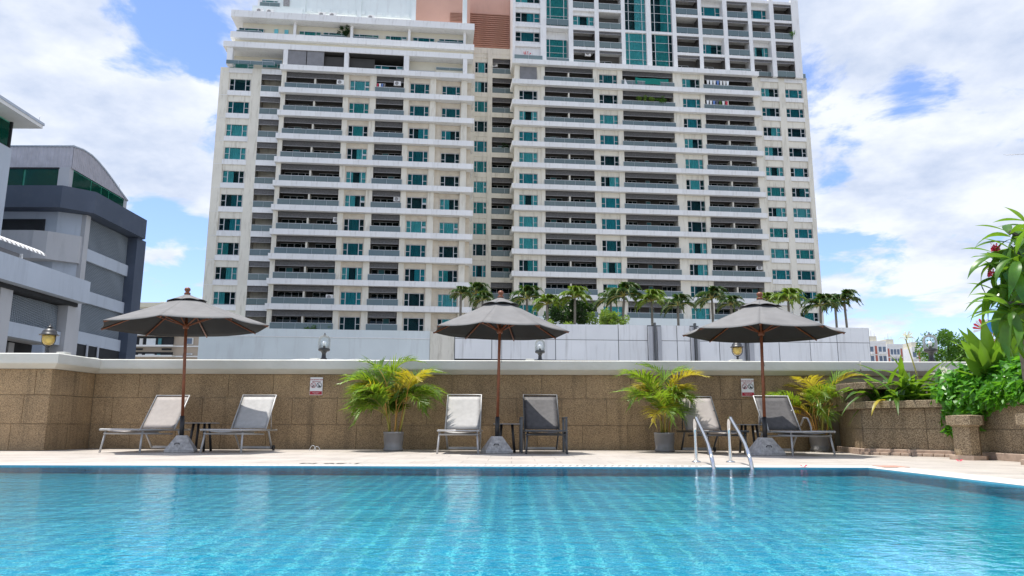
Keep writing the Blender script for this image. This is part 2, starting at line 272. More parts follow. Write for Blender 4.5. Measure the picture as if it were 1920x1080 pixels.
# ---------------------------------------------------------------- mesh helpers
class MB:
    def __init__(s): s.v = []; s.f = []; s.m = []; s.sm = []
    def face(s, pts, mi=0, smooth=False):
        b = len(s.v); s.v += [tuple(p) for p in pts]; s.f.append(tuple(range(b, b + len(pts)))); s.m.append(mi); s.sm.append(smooth)
    def box(s, x0, x1, y0, y1, z0, z1, mi=0):
        b = len(s.v); s.v += [(x0, y0, z0), (x1, y0, z0), (x1, y1, z0), (x0, y1, z0), (x0, y0, z1), (x1, y0, z1), (x1, y1, z1), (x0, y1, z1)]
        for q in ((0, 3, 2, 1), (4, 5, 6, 7), (0, 1, 5, 4), (1, 2, 6, 5), (2, 3, 7, 6), (3, 0, 4, 7)): s.f.append(tuple(b + i for i in q)); s.m.append(mi); s.sm.append(False)
        return s
    def prism(s, poly, z0, z1, mi=0):
        n = len(poly); b = len(s.v); s.v += [(p[0], p[1], z0) for p in poly] + [(p[0], p[1], z1) for p in poly]
        s.f.append(tuple(b + i for i in range(n))[::-1]); s.m.append(mi); s.sm.append(False)
        s.f.append(tuple(b + n + i for i in range(n))); s.m.append(mi); s.sm.append(False)
        for i in range(n): j = (i + 1) % n; s.f.append((b + i, b + j, b + n + j, b + n + i)); s.m.append(mi); s.sm.append(False)
        return s
    def wallbox(s, p0, p1, th, z0, z1, mi=0):
        """box from p0 to p1 in plan, thickness th to the left of the run"""
        a, c = Vector(p0[:2]), Vector(p1[:2]); d = (c - a).normalized(); n = Vector((-d.y, d.x)) * th
        return s.prism([a, c, c + n, a + n], z0, z1, mi)
    def tube(s, pts, r, n=8, mi=0, closed=False):
        pts = [Vector(p) for p in pts]; b = len(s.v); k = len(pts)
        up = Vector((0, 0, 1)); prev = None
        for i, p in enumerate(pts):
            if closed: t = pts[(i + 1) % k] - pts[i - 1]
            else: t = (pts[min(i + 1, k - 1)] - pts[max(i - 1, 0)])
            t.normalize()
            if prev is None:
                a = t.orthogonal().normalized()
            else: a = (prev - t * prev.dot(t)).normalized()
            prev = a; c = t.cross(a); rr = r[i] if isinstance(r, (list, tuple)) else r
            for j in range(n):
                an = 2 * math.pi * j / n; s.v.append(tuple(p + (a * math.cos(an) + c * math.sin(an)) * rr))
        for i in range(k if closed else k - 1):
            i2 = (i + 1) % k
            for j in range(n): s.f.append((b + i * n + j, b + i * n + (j + 1) % n, b + i2 * n + (j + 1) % n, b + i2 * n + j)); s.m.append(mi); s.sm.append(True)
        if not closed:
            s.f.append(tuple(b + j for j in range(n))[::-1]); s.m.append(mi); s.sm.append(False)
            s.f.append(tuple(b + (k - 1) * n + j for j in range(n))); s.m.append(mi); s.sm.append(False)
        return s
    def lathe(s, prof, n=20, c=(0, 0), mi=0, smooth=True, a0=0.0):
        b = len(s.v)
        for (r, z) in prof:
            for j in range(n): an = a0 + 2 * math.pi * j / n; s.v.append((c[0] + r * math.cos(an), c[1] + r * math.sin(an), z))
        for i in range(len(prof) - 1):
            for j in range(n): s.f.append((b + i * n + j, b + i * n + (j + 1) % n, b + (i + 1) * n + (j + 1) % n, b + (i + 1) * n + j)); s.m.append(mi); s.sm.append(smooth)
        if prof[0][0] > 1e-4: s.f.append(tuple(b + j for j in range(n))[::-1]); s.m.append(mi); s.sm.append(False)
        if prof[-1][0] > 1e-4: q = b + (len(prof) - 1) * n; s.f.append(tuple(q + j for j in range(n))); s.m.append(mi); s.sm.append(False)
        return s
    def grid(s, fn, nu, nv, mi=0, smooth=True):
        b = len(s.v)
        for i in range(nu + 1):
            for j in range(nv + 1): s.v.append(tuple(fn(i / nu, j / nv)))
        for i in range(nu):
            for j in range(nv): q = b + i * (nv + 1) + j; s.f.append((q, q + nv + 1, q + nv + 2, q + 1)); s.m.append(mi); s.sm.append(smooth)
        return s
    def mesh(s, name, mats):
        me = bpy.data.meshes.new(name); me.from_pydata(s.v, [], s.f)
        for m in (mats if isinstance(mats, (list, tuple)) else [mats]): me.materials.append(M[m] if isinstance(m, str) else m)
        me.polygons.foreach_set('material_index', s.m); me.polygons.foreach_set('use_smooth', s.sm); me.update(); return me
    def build(s, name, mats, parent=None, loc=None, rot=None): return ob(name, s.mesh(name, mats), parent, loc, rot)
def ob(name, me, parent=None, loc=None, rot=None):
    o = bpy.data.objects.new(name, me); col.objects.link(o)
    if parent: o.parent = parent
    if loc is not None: o.location = loc
    if rot is not None: o.rotation_euler = rot
    return o
def tag(o, label, cat, group=None):
    o['label'] = label; o['category'] = cat
    if group: o['group'] = group
    return o
def thing(name, label, cat, loc=(0, 0, 0), rz=0, group=None):
    o = bpy.data.objects.new(name, None); col.objects.link(o); o.location = loc; o.rotation_euler = (0, 0, rz); o.empty_display_size = .2
    return tag(o, label, cat, group)
def struct(o): o['kind'] = 'structure'; return o
def stuff(o): o['kind'] = 'stuff'; return o
def copy_tree(o, parent=None):
    c = o.copy(); col.objects.link(c); c.parent = parent
    for ch in [x for x in bpy.data.objects if x.parent == o]: copy_tree(ch, c)
    return c
def bevel(o, w=.01, seg=2):
    m = o.modifiers.new('bevel', 'BEVEL'); m.width = w; m.segments = seg; m.limit_method = 'ANGLE'; return o
#SPLIT
# ================================================================ SETTING: ground, deck, pool
DK = .012                      # deck level above water
PX0, PX1, PY0, PY1 = -11.0, 3.85, -4.0, 8.27
b = MB(); b.box(-900, 900, -200, 2400, -16.2, -16); struct(b.build('ground', 'ground'))
# deck round the pool in four slabs (one mesh), thick, with pool hole
b = MB()
b.box(-16, 16, PY1 + .42, 24, -.5, DK); b.box(PX1 + .42, 16, -9, PY1 + .42, -.5, DK - .0005)
struct(b.build('deck', 'deck'))
b = MB(); b.box(-30, 40, -20, 24.2, -16, -1.35); struct(b.build('podium_roof', 'roofgrey'))
# pool edge strip (white) with grate recess
b = MB()
b.box(PX0, PX1 + .12, PY1 + .006, PY1 + .12, -.5, DK + .002); b.box(PX0, PX1 + .42, PY1 + .36, PY1 + .42, -.5, DK + .002)
b.box(PX1 + .006, PX1 + .12, PY0, PY1 + .006, -.5, DK + .002); b.box(PX1 + .12, PX1 + .36, PY0, PY1 + .12, -.5, DK - .012); b.box(PX1 + .36, PX1 + .42, PY0, PY1 + .36, -.5, DK + .002)
b.box(PX1 + .12, PX1 + .36, PY1 + .12, PY1 + .36, -.05, DK)
o = struct(b.build('pool_edge', 'edge'))
b = MB(); x = PX0 + .02
while x < 2.05:
    b.prism([(x, PY1 + .13), (x + .038, PY1 + .13), (x + .098, PY1 + .35), (x + .06, PY1 + .35)], DK - .012, DK + .001); x += .078
b.box(PX0, 2.1, PY1 + .12, PY1 + .14, DK - .04, DK); b.box(PX0, 2.1, PY1 + .34, PY1 + .36, DK - .04, DK); b.box(2.1, PX1 + .12, PY1 + .12, PY1 + .36, -.05, DK + .001)
g = stuff(b.build('overflow_grate', 'grate')); tag(g, 'white slotted overflow grating along the far pool edge', 'grating'); g['kind'] = 'stuff'
b = MB(); y = PY0
while y < PY1: b.box(PX1 + .13, PX1 + .35, y, y + .03, DK - .012, DK + .001); y += .05
g = stuff(b.build('overflow_grate', 'grate')); tag(g, 'white slotted overflow grating along the right hand pool side', 'grating'); g['kind'] = 'stuff'
b = MB(); b.box(PX0, 2.1, PY1 + .121, PY1 + .359, -.5, -.06); struct(b.build('gutter', 'grout'))
# pool basin
def uvquad(name, quads, m):
    me = bpy.data.meshes.new(name); vs = []; fs = []; uv = []
    for q, u in quads:
        b0 = len(vs); vs += q; fs.append(tuple(range(b0, b0 + 4))); uv += u
    me.from_pydata(vs, [], fs); l = me.uv_layers.new(name='UVMap')
    for i, c in enumerate(uv): l.data[i].uv = c
    me.materials.append(M[m]); me.update(); return ob(name, me)
D = -1.15
fl = uvquad('pool_floor', [([(PX0, PY0, D), (PX1, PY0, D), (PX1, PY1, D), (PX0, PY1, D)], [(PX0, PY0), (PX1, PY0), (PX1, PY1), (PX0, PY1)])], 'poolfloor')
wl = uvquad('pool_wall', [([(PX0, PY1, D), (PX1, PY1, D), (PX1, PY1, DK), (PX0, PY1, DK)], [(PX0, D), (PX1, D), (PX1, DK), (PX0, DK)]),
    ([(PX1, PY1, D), (PX1, PY0, D), (PX1, PY0, DK), (PX1, PY1, DK)], [(PY1, D), (PY0, D), (PY0, DK), (PY1, DK)]),
    ([(PX0, PY0, D), (PX0, PY1, D), (PX0, PY1, DK), (PX0, PY0, DK)], [(PY0, D), (PY1, D), (PY1, DK), (PY0, DK)]),
    ([(PX1, PY0, D), (PX0, PY0, D), (PX0, PY0, DK), (PX1, PY0, DK)], [(PX1, D), (PX0, D), (PX0, DK), (PX1, DK)])], 'poolwall')
for o in (fl, wl): struct(o); o.cycles.is_caustics_receiver = True
b = MB(); b.face([(PX0, PY0, 0), (PX1, PY0, 0), (PX1, PY1, 0), (PX0, PY1, 0)], 0, True)
wt = struct(b.build('water', 'water')); wt.cycles.is_caustics_caster = True
# side decks left and behind camera
b = MB(); b.box(-16, PX0, -9, PY1 + .42, -.5, DK - .001); b.box(PX0, PX1 + .42, -9, PY0, -.5, DK - .001); struct(b.build('deck', 'deck'))

# ================================================================ garden wall
YW = 14.15
wall = thing('stone_wall', 'long brown pebble dashed wall with white painted coping behind the loungers', 'wall', (0, 0, 0))
def panel_run(parent, p0, p1, zs, pw, m='stone', th=.02, offs=(0, .5, .25), gap=.005):
    """panels as separate pieces standing proud of a core, joints recessed"""
    a, c = Vector(p0), Vector(p1); L = (c - a).length; d = (c - a) / L; ang = math.atan2(d.y, d.x)
    for r in range(len(zs) - 1):
        x = -pw * offs[r % len(offs)]
        cuts = []
        while x < L:
            cuts.append((max(x, 0), min(x + pw, L))); x += pw
        for (x0, x1) in cuts:
            if x1 - x0 < .03: continue
            bb = MB(); wd = x1 - x0 - gap; hh = zs[r + 1] - zs[r] - gap; e = .004
            bb.box(gap / 2 + e, gap / 2 + wd - e, -th, 0, gap / 2 + e, gap / 2 + hh - e)
            # arrises: small chamfer ring
            bb.box(gap / 2, gap / 2 + wd, -th + e, -.001, gap / 2, gap / 2 + hh)
            q = a + d * x0
            j = random.uniform(-.0015, .0015)
            bb.build('panel', m, parent, (q.x + d.y * j, q.y - d.x * j, zs[r]), (0, 0, ang))
ZS = [DK, .46, .95, 1.395]
b = MB(); b.box(-8.25, 6.1, YW, YW + .3, -.4, 1.44); b.box(-14, -7.95, 12.97, 13.3, -.4, 1.44)
b.prism([(-7.95, 12.97), (-8.3, 12.97), (-8.3, 14.45), (-7.86, 14.45), (-7.86, 14.15)], -.4, 1.44)
b.build('core', 'grout', wall)
panel_run(wall, (-7.84, YW), (6.0, YW), ZS, .84, offs=(.1, .55, 0))
panel_run(wall, (-14, 12.97), (-7.93, 12.97), ZS, .84, offs=(.5, .3, .1))
panel_run(wall, (-7.945, 12.955), (-7.855, YW - .025), ZS, .84, offs=(.35, .6, 0))
def coping(parent, pts):
    prof = [(-.16, 1.475), (-.19, 1.50), (-.19, 1.62), (-.17, 1.64), (.32, 1.64), (.34, 1.62), (.34, 1.45), (.04, 1.40), (-.06, 1.40)]
    prof = [(-.05, 1.395), (-.12, 1.43), (-.20, 1.475), (-.205, 1.50), (-.205, 1.635), (-.19, 1.65), (.36, 1.65), (.37, 1.63), (.37, 1.40)]
    bb = MB(); P = [Vector(p) for p in pts]; n = len(P); rows = []
    for i in range(n):
        d0 = (P[i] - P[i - 1]).normalized() if i else (P[1] - P[0]).normalized(); d1 = (P[i + 1] - P[i]).normalized() if i < n - 1 else d0
        n0 = Vector((-d0.y, d0.x)); n1_ = Vector((-d1.y, d1.x)); m_ = (n0 + n1_).normalized(); k = 1 / max(.35, m_.dot(n0))
        rows.append([(P[i].x + m_.x * k * o_, P[i].y + m_.y * k * o_, z) for o_, z in prof])
    for i in range(n - 1):
        for j in range(len(prof)):
            j2 = (j + 1) % len(prof); bb.face([rows[i][j], rows[i + 1][j], rows[i + 1][j2], rows[i][j2]])
    bb.face(rows[0][::-1]); bb.face(rows[-1]); return bb.build('coping', 'coping', parent)
seg = [(-14, 12.94), (-7.92, 12.94), (-7.83, YW - .03)]
for i in range(1, 24): seg.append((-7.83 + i * (14.3 / 23), YW - .03 + .006 * math.sin(i * 1.9)))
coping(wall, seg)
for (px, py, Yb, wd) in ((118, 661, 13.0, .16), (171, 673, 14.1, .18), (591, 674, 14.1, .17), (994, 679, 14.1, .16), (1381, 684, 14.1, .22)):
    p = onY(px, py, Yb); bb = MB(); bb.box(-wd / 2, wd / 2, -.07, .1, 0, .045); bevel(bb.build('anchor_block', 'coping', wall, (p.x, Yb + .02, 1.645)), .006)
# white cable lying along the coping
pts = [(-4.15 + i * .06, YW - .1 + .015 * math.sin(i * .8), 1.658 + .012 * abs(math.sin(i * .55))) for i in range(26)]
tag(MB().tube(pts, .006, 5).build('cable', 'white'), 'thin white cable lying on the coping beside the clear lantern', 'cable')

# ================================================================ right hand planter of pebble panels
pl = thing('planter', 'angled brown pebble dashed planter filled with green plants', 'planter', (0, 0, 0))
A0, A1, A2, A3 = (6.02, 13.9), (5.72, 12.35), (6.62, 11.25), (6.62, 6.0)
b = MB(); b.prism([A0, A1, A2, A3, (7.0, 6.0), (7.0, 11.4), (6.2, 12.5), (6.4, 13.9)][::-1], -.4, .74); b.build('core', 'grout', pl)
PZ = [.10, .42, .735]
panel_run(pl, A0, A1, PZ, 1.2, 'stone2', offs=(0, 0)); panel_run(pl, A1, A2, PZ, 1.15, 'stone2', offs=(.15, .15)); panel_run(pl, A2, A3, PZ, 1.2, 'stone2', offs=(0, .5))
def capr(parent, name, p0, p1, z0, z1, out, inn, m, ext=.0):
    a, c = Vector(p0), Vector(p1); d = (c - a).normalized(); n = Vector((-d.y, d.x)); a = a - d * ext; c = c + d * ext
    bb = MB(); bb.prism([a - n * out, c - n * out, c + n * inn, a + n * inn], z0, z1); return bevel(bb.build(name, m, parent), .008)
for i, (p, q) in enumerate(((A0, A1), (A1, A2), (A2, A3))):
    capr(pl, 'cap', p, q, .735 + i * .003, .85 + i * .003, .13, .3, 'stone2', .05); capr(pl, 'plinth', p, q, DK, .105 + i * .002, .11, .1, 'ledge_stone', .02)
# loose step stones of the plinth
for i in range(9):
    t_ = i / 9; p = Vector(A1).lerp(Vector(A2), t_); bb = MB(); bb.box(0, .148, -.17, -.105, 0, .045); bevel(bb.build('plinth_stone', 'ledge_stone', pl, (p.x, p.y, DK), (0, 0, math.atan2(A2[1] - A1[1], A2[0] - A1[0]))), .006)
# sloping buttress slab in the corner
b = MB(); b.prism([(5.74, 12.9), (5.9, 12.9), (5.98, 13.9), (5.82, 13.9)], 0.72, 1.2)
stuf = b.build('corner_slab', 'stone2', pl)
# raised corner box on the planter
b = MB(); b.box(5.78, 6.4, 12.45, 13.0, .85, 1.05); b.build('corner_box', 'stone2', pl)
b = MB(); b.prism([(5.62, 12.35), (5.75, 12.22), (6.35, 12.22), (6.5, 12.35), (6.5, 13.05), (5.62, 13.05)], 1.053, 1.165); bevel(b.build('corner_cap', 'stone2', pl), .01)
b = MB(); b.prism([A1, A2, (6.62, 6.0), (9.6, 6.0), (9.6, 14.1), (6.02, 14.1), A0], .7, .78); b.build('soil', 'soil', pl)
# wall behind the planter carries on, hidden in leaves
b = MB(); b.box(6.1, 12, YW, YW + .3, -.4, 1.4); b.build('core', 'grout', wall)
coping(wall, [(6.5, YW - .03), (12, YW - .03)])
def pedestal(label, x, y, rz):
    t_ = thing('stone_pedestal', label, 'pedestal', (x, y, DK), rz, 'pebble pedestals before the planter')
    bb = MB()
    for (r, z0, z1) in ((.235, 0, .06),): bb.lathe([(r, z0), (r, z1)], 8, smooth=False, a0=R(22.5))
    bb.build('foot', 'ledge_stone', t_)
    MB().lathe([(.165, .062), (.165, .44)], 8, smooth=False, a0=R(22.5)).build('shaft', 'stone2', t_)
    bevel(MB().lathe([(.175, .442), (.195, .46), (.195, .462), (.235, .464), (.235, .59), (.10, .60)], 8, smooth=False, a0=R(22.5)).build('cap', 'stone2', t_), .006)
p = onY(1818, 860, 10.4); pedestal('octagonal pebble pedestal standing before the leafy trailing bush', p.x, 10.4, .1)
pedestal('octagonal pebble pedestal cut by the right edge of the photo', 6.22, 8.95, .1)

# ================================================================ umbrellas
def umbrella(label, x, y, top, r, rot, hrim, cordside, apex=2.5):
    """top = lean vector of the pole top"""
    t_ = thing('parasol', label, 'parasol', (x, y, DK), 0, 'grey octagonal parasols along the wall')
    bb = MB(); bb.prism([(-.225, -.20), (.225, -.20), (.225, .20), (-.225, .20)], 0, .035)
    bq = MB()
    P0 = [(-.225, -.20), (.225, -.20), (.225, .20), (-.225, .20)]; P1 = [(-.075, -.075), (.075, -.075), (.075, .075), (-.075, .075)]
    lo = [(a, c, .035) for a, c in P0]; hi = [(a, c, .27) for a, c in P1]
    for i in range(4): bb.face([lo[i], lo[(i + 1) % 4], hi[(i + 1) % 4], hi[i]])
    bb.face(hi); bevel(bb.build('base', 'concrete', t_, rot=(0, 0, .25)), .012)
    MB().tube([(-.04, -.165, .13), (-.03, -.178, .15), (.03, -.178, .15), (.04, -.165, .13)], .007, 6).build('lifting_handle', 'blackm', t_)
    ax = Vector((top[0], top[1], 2.5)).normalized()
    def at(h): return ax * h
    MB().tube([at(.22), at(.58)], .036, 14).build('sleeve', 'blackm', t_)
    MB().tube([at(.50), at(apex)], .0245, 14).build('pole', 'wood', t_)
    q = ax.to_track_quat('Z', 'Y').to_euler()
    H = bpy.data.objects.new('canopy_frame', None)
    def P(a, rr, h):
        return Vector((math.cos(a) * rr, math.sin(a) * rr, h))
    # canopy: eight sewn gores, slack between ribs
    n = 8; bb = MB(); bs = 8
    for g_ in range(n):
        a0 = R(rot) + g_ * math.pi / 4; a1 = a0 + math.pi / 4
        def fn(u, v, a0=a0, a1=a1):
            rr = .17 + (r - .17) * u
            p0 = P(a0, rr, 0); p1 = P(a1, rr, 0); p_ = p0.lerp(p1, v)
            s_ = 4 * v * (1 - v)
            hh = apex - .06 - (apex - .06 - hrim) * (u ** .93) - .018 * s_ * u + .008 * math.sin(u * 9 + g_) * s_
            c_ = Vector((p_.x, p_.y, 0)); c_ *= (1 - .025 * s_ * u)
            return (c_.x, c_.y, hh)
        bb.grid(fn, 10, bs)
    c_ = bb.build('canopy', ['canvas', 'canvas_shaded'], t_, rot=q); so_ = c_.modifiers.new('cloth', 'SOLIDIFY'); so_.thickness = .006; so_.offset = 0; so_.material_offset = 1
    # vent cap with scalloped hem
    bb = MB()
    for g_ in range(n):
        a0 = R(rot) + g_ * math.pi / 4; a1 = a0 + math.pi / 4
        def fv(u, v, a0=a0, a1=a1):
            rr = .02 + .31 * u; p_ = P(a0, rr, 0).lerp(P(a1, rr, 0), v); s_ = 4 * v * (1 - v)
            return (p_.x, p_.y, apex + .035 - (.135 + (apex - hrim - .5) * .1) * u + .022 * s_ * u * u)
        bb.grid(fv, 5, 6)
    v_ = bb.build('vent', 'canvas', t_, rot=q); s2 = v_.modifiers.new('cloth', 'SOLIDIFY'); s2.thickness = .004
    MB().lathe([(.05, apex + .03), (.05, apex + .055), (.034, apex + .06), (.03, apex + .075), (.045, apex + .095), (.05, apex + .115), (.04, apex + .14), (.015, apex + .152), (0, apex + .153)], 16).build('finial', 'wood', t_, rot=q)
    for g_ in range(n):
        a0 = R(rot) + g_ * math.pi / 4
        bb = MB(); p0 = P(a0, .05, apex - .05); p1 = P(a0, r * .985, hrim - .018)
        bb.tube([p0, p1], .012, 6); rb = bb.build('rib', 'wood', t_, rot=q)
        MB().tube([P(a0, .05, hrim + .03), P(a0, r * .45, hrim + (apex - hrim) * .55 - .04)], .011, 6).build('strut', 'wood', rb)
    MB().lathe([(.045, hrim - .03), (.05, hrim - .01), (.05, hrim + .05), (.04, hrim + .06)], 12).build('hub', 'wood', t_, rot=q)
    pts = []
    for i in range(15):
        t2 = i / 14 * math.pi; pts.append((.07 * cordside + .035 * math.cos(t2 * 2) * cordside, -.035 - .01 * math.sin(t2), hrim - .09 - .42 * math.sin(t2)))
    MB().tube(pts, .004, 5).build('cord', 'aludk', t_, rot=q)
p = onY(340, 851, 12.35); umbrella('leftmost grey parasol, between the two taupe loungers with concrete base', p.x + .0, 12.35, (-.10, -.01), 1.34, 2, 2.04, -1, 2.56)
p = onY(932, 850, 12.35); umbrella('middle grey parasol, between the pale lounger and charcoal lounger', p.x, 12.35, (.05, .0), 1.17, -12, 1.975, 1, 2.52)
p = onY(1437, 855, 11.75); umbrella('rightmost grey parasol, behind the steel pool ladder rails', p.x, 11.75, (.05, .0), 1.23, 26, 1.88, 1, 2.40)

# ================================================================ loungers
def lounger(label, x, y, rz, sling, frm, arms=None, back=52, wheels=True):
    t_ = thing('sun_lounger', label, 'sun lounger', (x, y, DK), rz, 'sling sun loungers in front of the wall')
    W = .31; sz = .36; hy = 1.10; L = .76; bk = R(back)
    by, bz = hy + L * math.cos(bk), sz + L * math.sin(bk)
    bb = MB()
    for s_ in (-1, 1):
        bb.tube([(s_ * W, -.10, sz), (s_ * W, hy + .55, sz - .01)], .017, 8)
        bb.tube([(s_ * W * .93, .02, sz - .06), (s_ * W * .93, hy - .05, sz - .075)], .014, 8)
    bb.tube([(-W, -.10, sz), (W, -.10, sz)], .015, 8); bb.tube([(-W, hy + .55, sz - .01), (W, hy + .55, sz - .01)], .014, 8); bb.tube([(-W, .02, sz - .06), (W, .02, sz - .06)], .014, 8)
    bb.build('seat_frame', frm, t_)
    for s_ in (-1, 1):
        b1 = MB(); b1.tube([(s_ * W * .95, .05, sz - .01), (s_ * W * 1.04, -.03, 0)], .0165, 8); b1.build('leg', frm, t_)
        b2 = MB(); b2.tube([(s_ * W * .97, hy + .15, sz - .02), (s_ * W * .92, hy + .42, .03)], .0165, 8); lg = b2.build('leg', frm, t_)
        if wheels and s_ > 0: MB().tube([(s_ * W - .012, hy + .43, .045), (s_ * W + .018, hy + .43, .045)], .045, 14).build('wheel', 'blackm', lg)
    MB().box(-W * .9, W * .9, hy + .40, hy + .44, .03, .07).build('base_rail', 'alu', t_)
    # sling seat with a sag, and crossed stay seen at its side
    bb = MB(); bb.grid(lambda u, v: ((v - .5) * 2 * (W - .012), -.09 + (hy + .07) * u, sz + .006 - .045 * (4 * v * (1 - v)) - .012 * math.sin(u * math.pi)), 8, 8)
    c = bb.build('seat', sling, t_); m_ = c.modifiers.new('cloth', 'SOLIDIFY'); m_.thickness = .004
    bb = MB(); bb.grid(lambda u, v: ((v - .5) * 2 * (W - .02), hy + .03 + (L - .05) * u * math.cos(bk), sz + .02 + (L - .05) * u * math.sin(bk) - .018 * (4 * v * (1 - v)) * math.sin(u * math.pi)), 8, 8)
    c = bb.build('backrest', sling, t_); m_ = c.modifiers.new('cloth', 'SOLIDIFY'); m_.thickness = .004
    bb = MB(); bb.tube([(-W + .01, hy, sz), (-W + .01, by, bz), (W - .01, by, bz), (W - .01, hy, sz)], .014, 8); bb.build('back_frame', frm, t_)
    bb = MB(); bb.tube([(-W * .9, hy + .35, sz - .01), (-W * .9, hy + L * .6 * math.cos(bk), sz + L * .6 * math.sin(bk))], .010, 6); bb.tube([(W * .9, hy + .35, sz - .01), (W * .9, hy + L * .6 * math.cos(bk), sz + L * .6 * math.sin(bk))], .010, 6)
    bb.build('back_stay', frm, t_)
    bb = MB(); bb.tube([(-W * .9, .25, sz - .07), (W * .9, .62, sz - .045)], .009, 6); bb.tube([(W * .9, .25, sz - .07), (-W * .9, .62, sz - .045)], .009, 6); bb.build('cross_brace', 'alu', t_)
    if arms == 'box':
        for s_ in (-1, 1):
            bb = MB(); bb.box(s_ * .37 - .022, s_ * .37 + .022, .55, 1.10, .56, .585); bb.box(s_ * .37 - .02, s_ * .37 + .02, .55, .59, 0, .56); bb.box(s_ * .37 - .02, s_ * .37 + .02, 1.06, 1.10, 0, .56); bevel(bb.build('armrest', frm, t_), .005)
    if arms == 'curve':
        for s_ in (-1, 1):
            pts = [(s_ * .35, .80, sz - .02)] + [(s_ * .36, .80 + .30 * i / 8 , .36 + .22 * math.sin(min(1, i / 5) * math.pi / 2)) for i in range(1, 9)] + [(s_ * .35, 1.22, sz + .1)]
            MB().tube(pts, .014, 8).build('armrest', frm, t_)
    return t_
lounger('leftmost taupe sling lounger, left of the first parasol', onY(225, 851, 12.05).x, 12.08, R(-2), 'sling', 'alu')
lounger('taupe lounger half in shade, right of the leftmost parasol base', onY(415, 852, 12.0).x, 12.02, R(-1), 'slinglt', 'alu', back=53)
lounger('pale grey lounger facing the pool, left of the middle parasol', onY(859, 852, 11.95).x, 11.98, R(0), 'slinglt', 'alu', wheels=False, back=55)
lounger('charcoal lounger with square armrests, right of the middle parasol', onY(1026, 852, 11.95).x, 11.98, R(1.5), 'slingdk', 'aludk', 'box', wheels=False, back=55)
lounger('taupe lounger behind the ladder, right beside the middle potted palm', onY(1366, 853, 11.95).x, 11.95, R(4), 'sling', 'aludk')
lounger('charcoal lounger with curved armrests, right of the rightmost parasol', onY(1526, 856, 11.55).x, 11.55, R(2), 'slingdk', 'alu', 'curve')

def side_table(label, px, py):
    p = onY(px, py, 12.75); t_ = thing('side_table', label, 'side table', (p.x, 12.75, DK), 0, 'small black legged side tables')
    bevel(MB().box(-.22, .22, -.22, .22, .46, .475).build('table_top', 'louvre', t_), .004)
    for (a, c) in ((-1, -1), (1, -1), (1, 1), (-1, 1)):
        bb = MB(); bb.tube([(a * .09, c * .1, .46), (a * .13, c * .15, 0)], .022, 8); bb.build('leg', 'blackm', t_)
side_table('small black side table behind the leftmost parasol base', 375, 846)
side_table('small black side table behind the middle parasol base', 951, 846)
side_table('small black side table behind the rightmost parasol base', 1408, 848)

# ================================================================ pool ladder
ld = thing('pool_ladder', 'polished steel pool ladder with two curved handrails at the far edge', 'pool ladder', (2.38, PY1 - .02, 0))
for k, (xa, xb) in enumerate(((-.11, -.22), (.31, .19))):
    pts = [(xa, 1.15, DK), (xa, 1.15, .38)]
    for i in range(1, 9):
        a = i / 8 * math.pi * .68; pts.append((xa + (xb - xa) * i / 30, 1.15 - .15 * (1 - math.cos(a)), .38 + .17 * math.sin(a)))
    yl, zl = pts[-1][1], pts[-1][2]
    pts += [(xa + (xb - xa) * .6, yl - (yl + .02) * .6, zl - (zl - .14) * .6), (xb, .04, .16), (xb, -.06, .02), (xb, -.10, -.12), (xb, -.10, -.8)]
    # smooth
    Q = [Vector(p_) for p_ in pts]
    for _ in range(2):
        nq = [Q[0]]
        for i in range(len(Q) - 1): nq += [Q[i].lerp(Q[i + 1], .25), Q[i].lerp(Q[i + 1], .75)]
        Q = nq + [Q[-1]]
    h = MB().tube(Q, .0215, 12).build('handrail', 'steel', ld); h.cycles.is_caustics_receiver = True
    MB().lathe([(.055, DK + .001), (.055, DK + .012), (.03, DK + .022)], 16, (xa, 1.15)).build('flange', 'steel', h)
for z in (-.18, -.42, -.66):
    o = bevel(MB().box(-.19, .19, -.16, -.05, z - .015, z + .01).build('tread', 'steel', ld), .004); o.cycles.is_caustics_receiver = True

# ================================================================ small deck things
bb = MB()
for dx, a in ((0, .0), (.07, .35)):
    bb.tube([(dx + .055 * math.cos(t) * (1 - .2 * a), .03 * a * math.cos(t), .085 * math.sin(t) * (1.1 if a == 0 else .9)) for t in [math.pi * i / 12 for i in range(13)]], .006, 6)
p = onZ(577, 848, DK); tag(bb.build('deck_ring', 'steel', None, (p.x, 13.2, DK)), 'small bent steel ring standing on the deck below the sign', 'anchor ring')
p = onZ(1671, 873, DK); tag(bevel(MB().box(-.13, .13, -.16, .16, 0, .006).build('drain_cover', 'pinkdk', None, (p.x, p.y, DK)), .002), 'dark square drain cover set in the deck by the pool corner', 'drain')
p = onZ(1097, 858, DK)
for k, (px, py, lab) in enumerate(((1508, 875, 'fallen pink petal on the white pool edge'), (1800, 863, 'fallen red petal on the deck before the planter'))):
    p = onZ(px, py, DK); bb = MB(); bb.grid(lambda u, v: ((u - .5) * .07, (v - .5) * .05, .004 + .02 * (u - .5) ** 2 * 4), 4, 3); tag(bb.build('petal', 'pinkpetal', None, (p.x, p.y, DK + .003)), lab, 'petal')
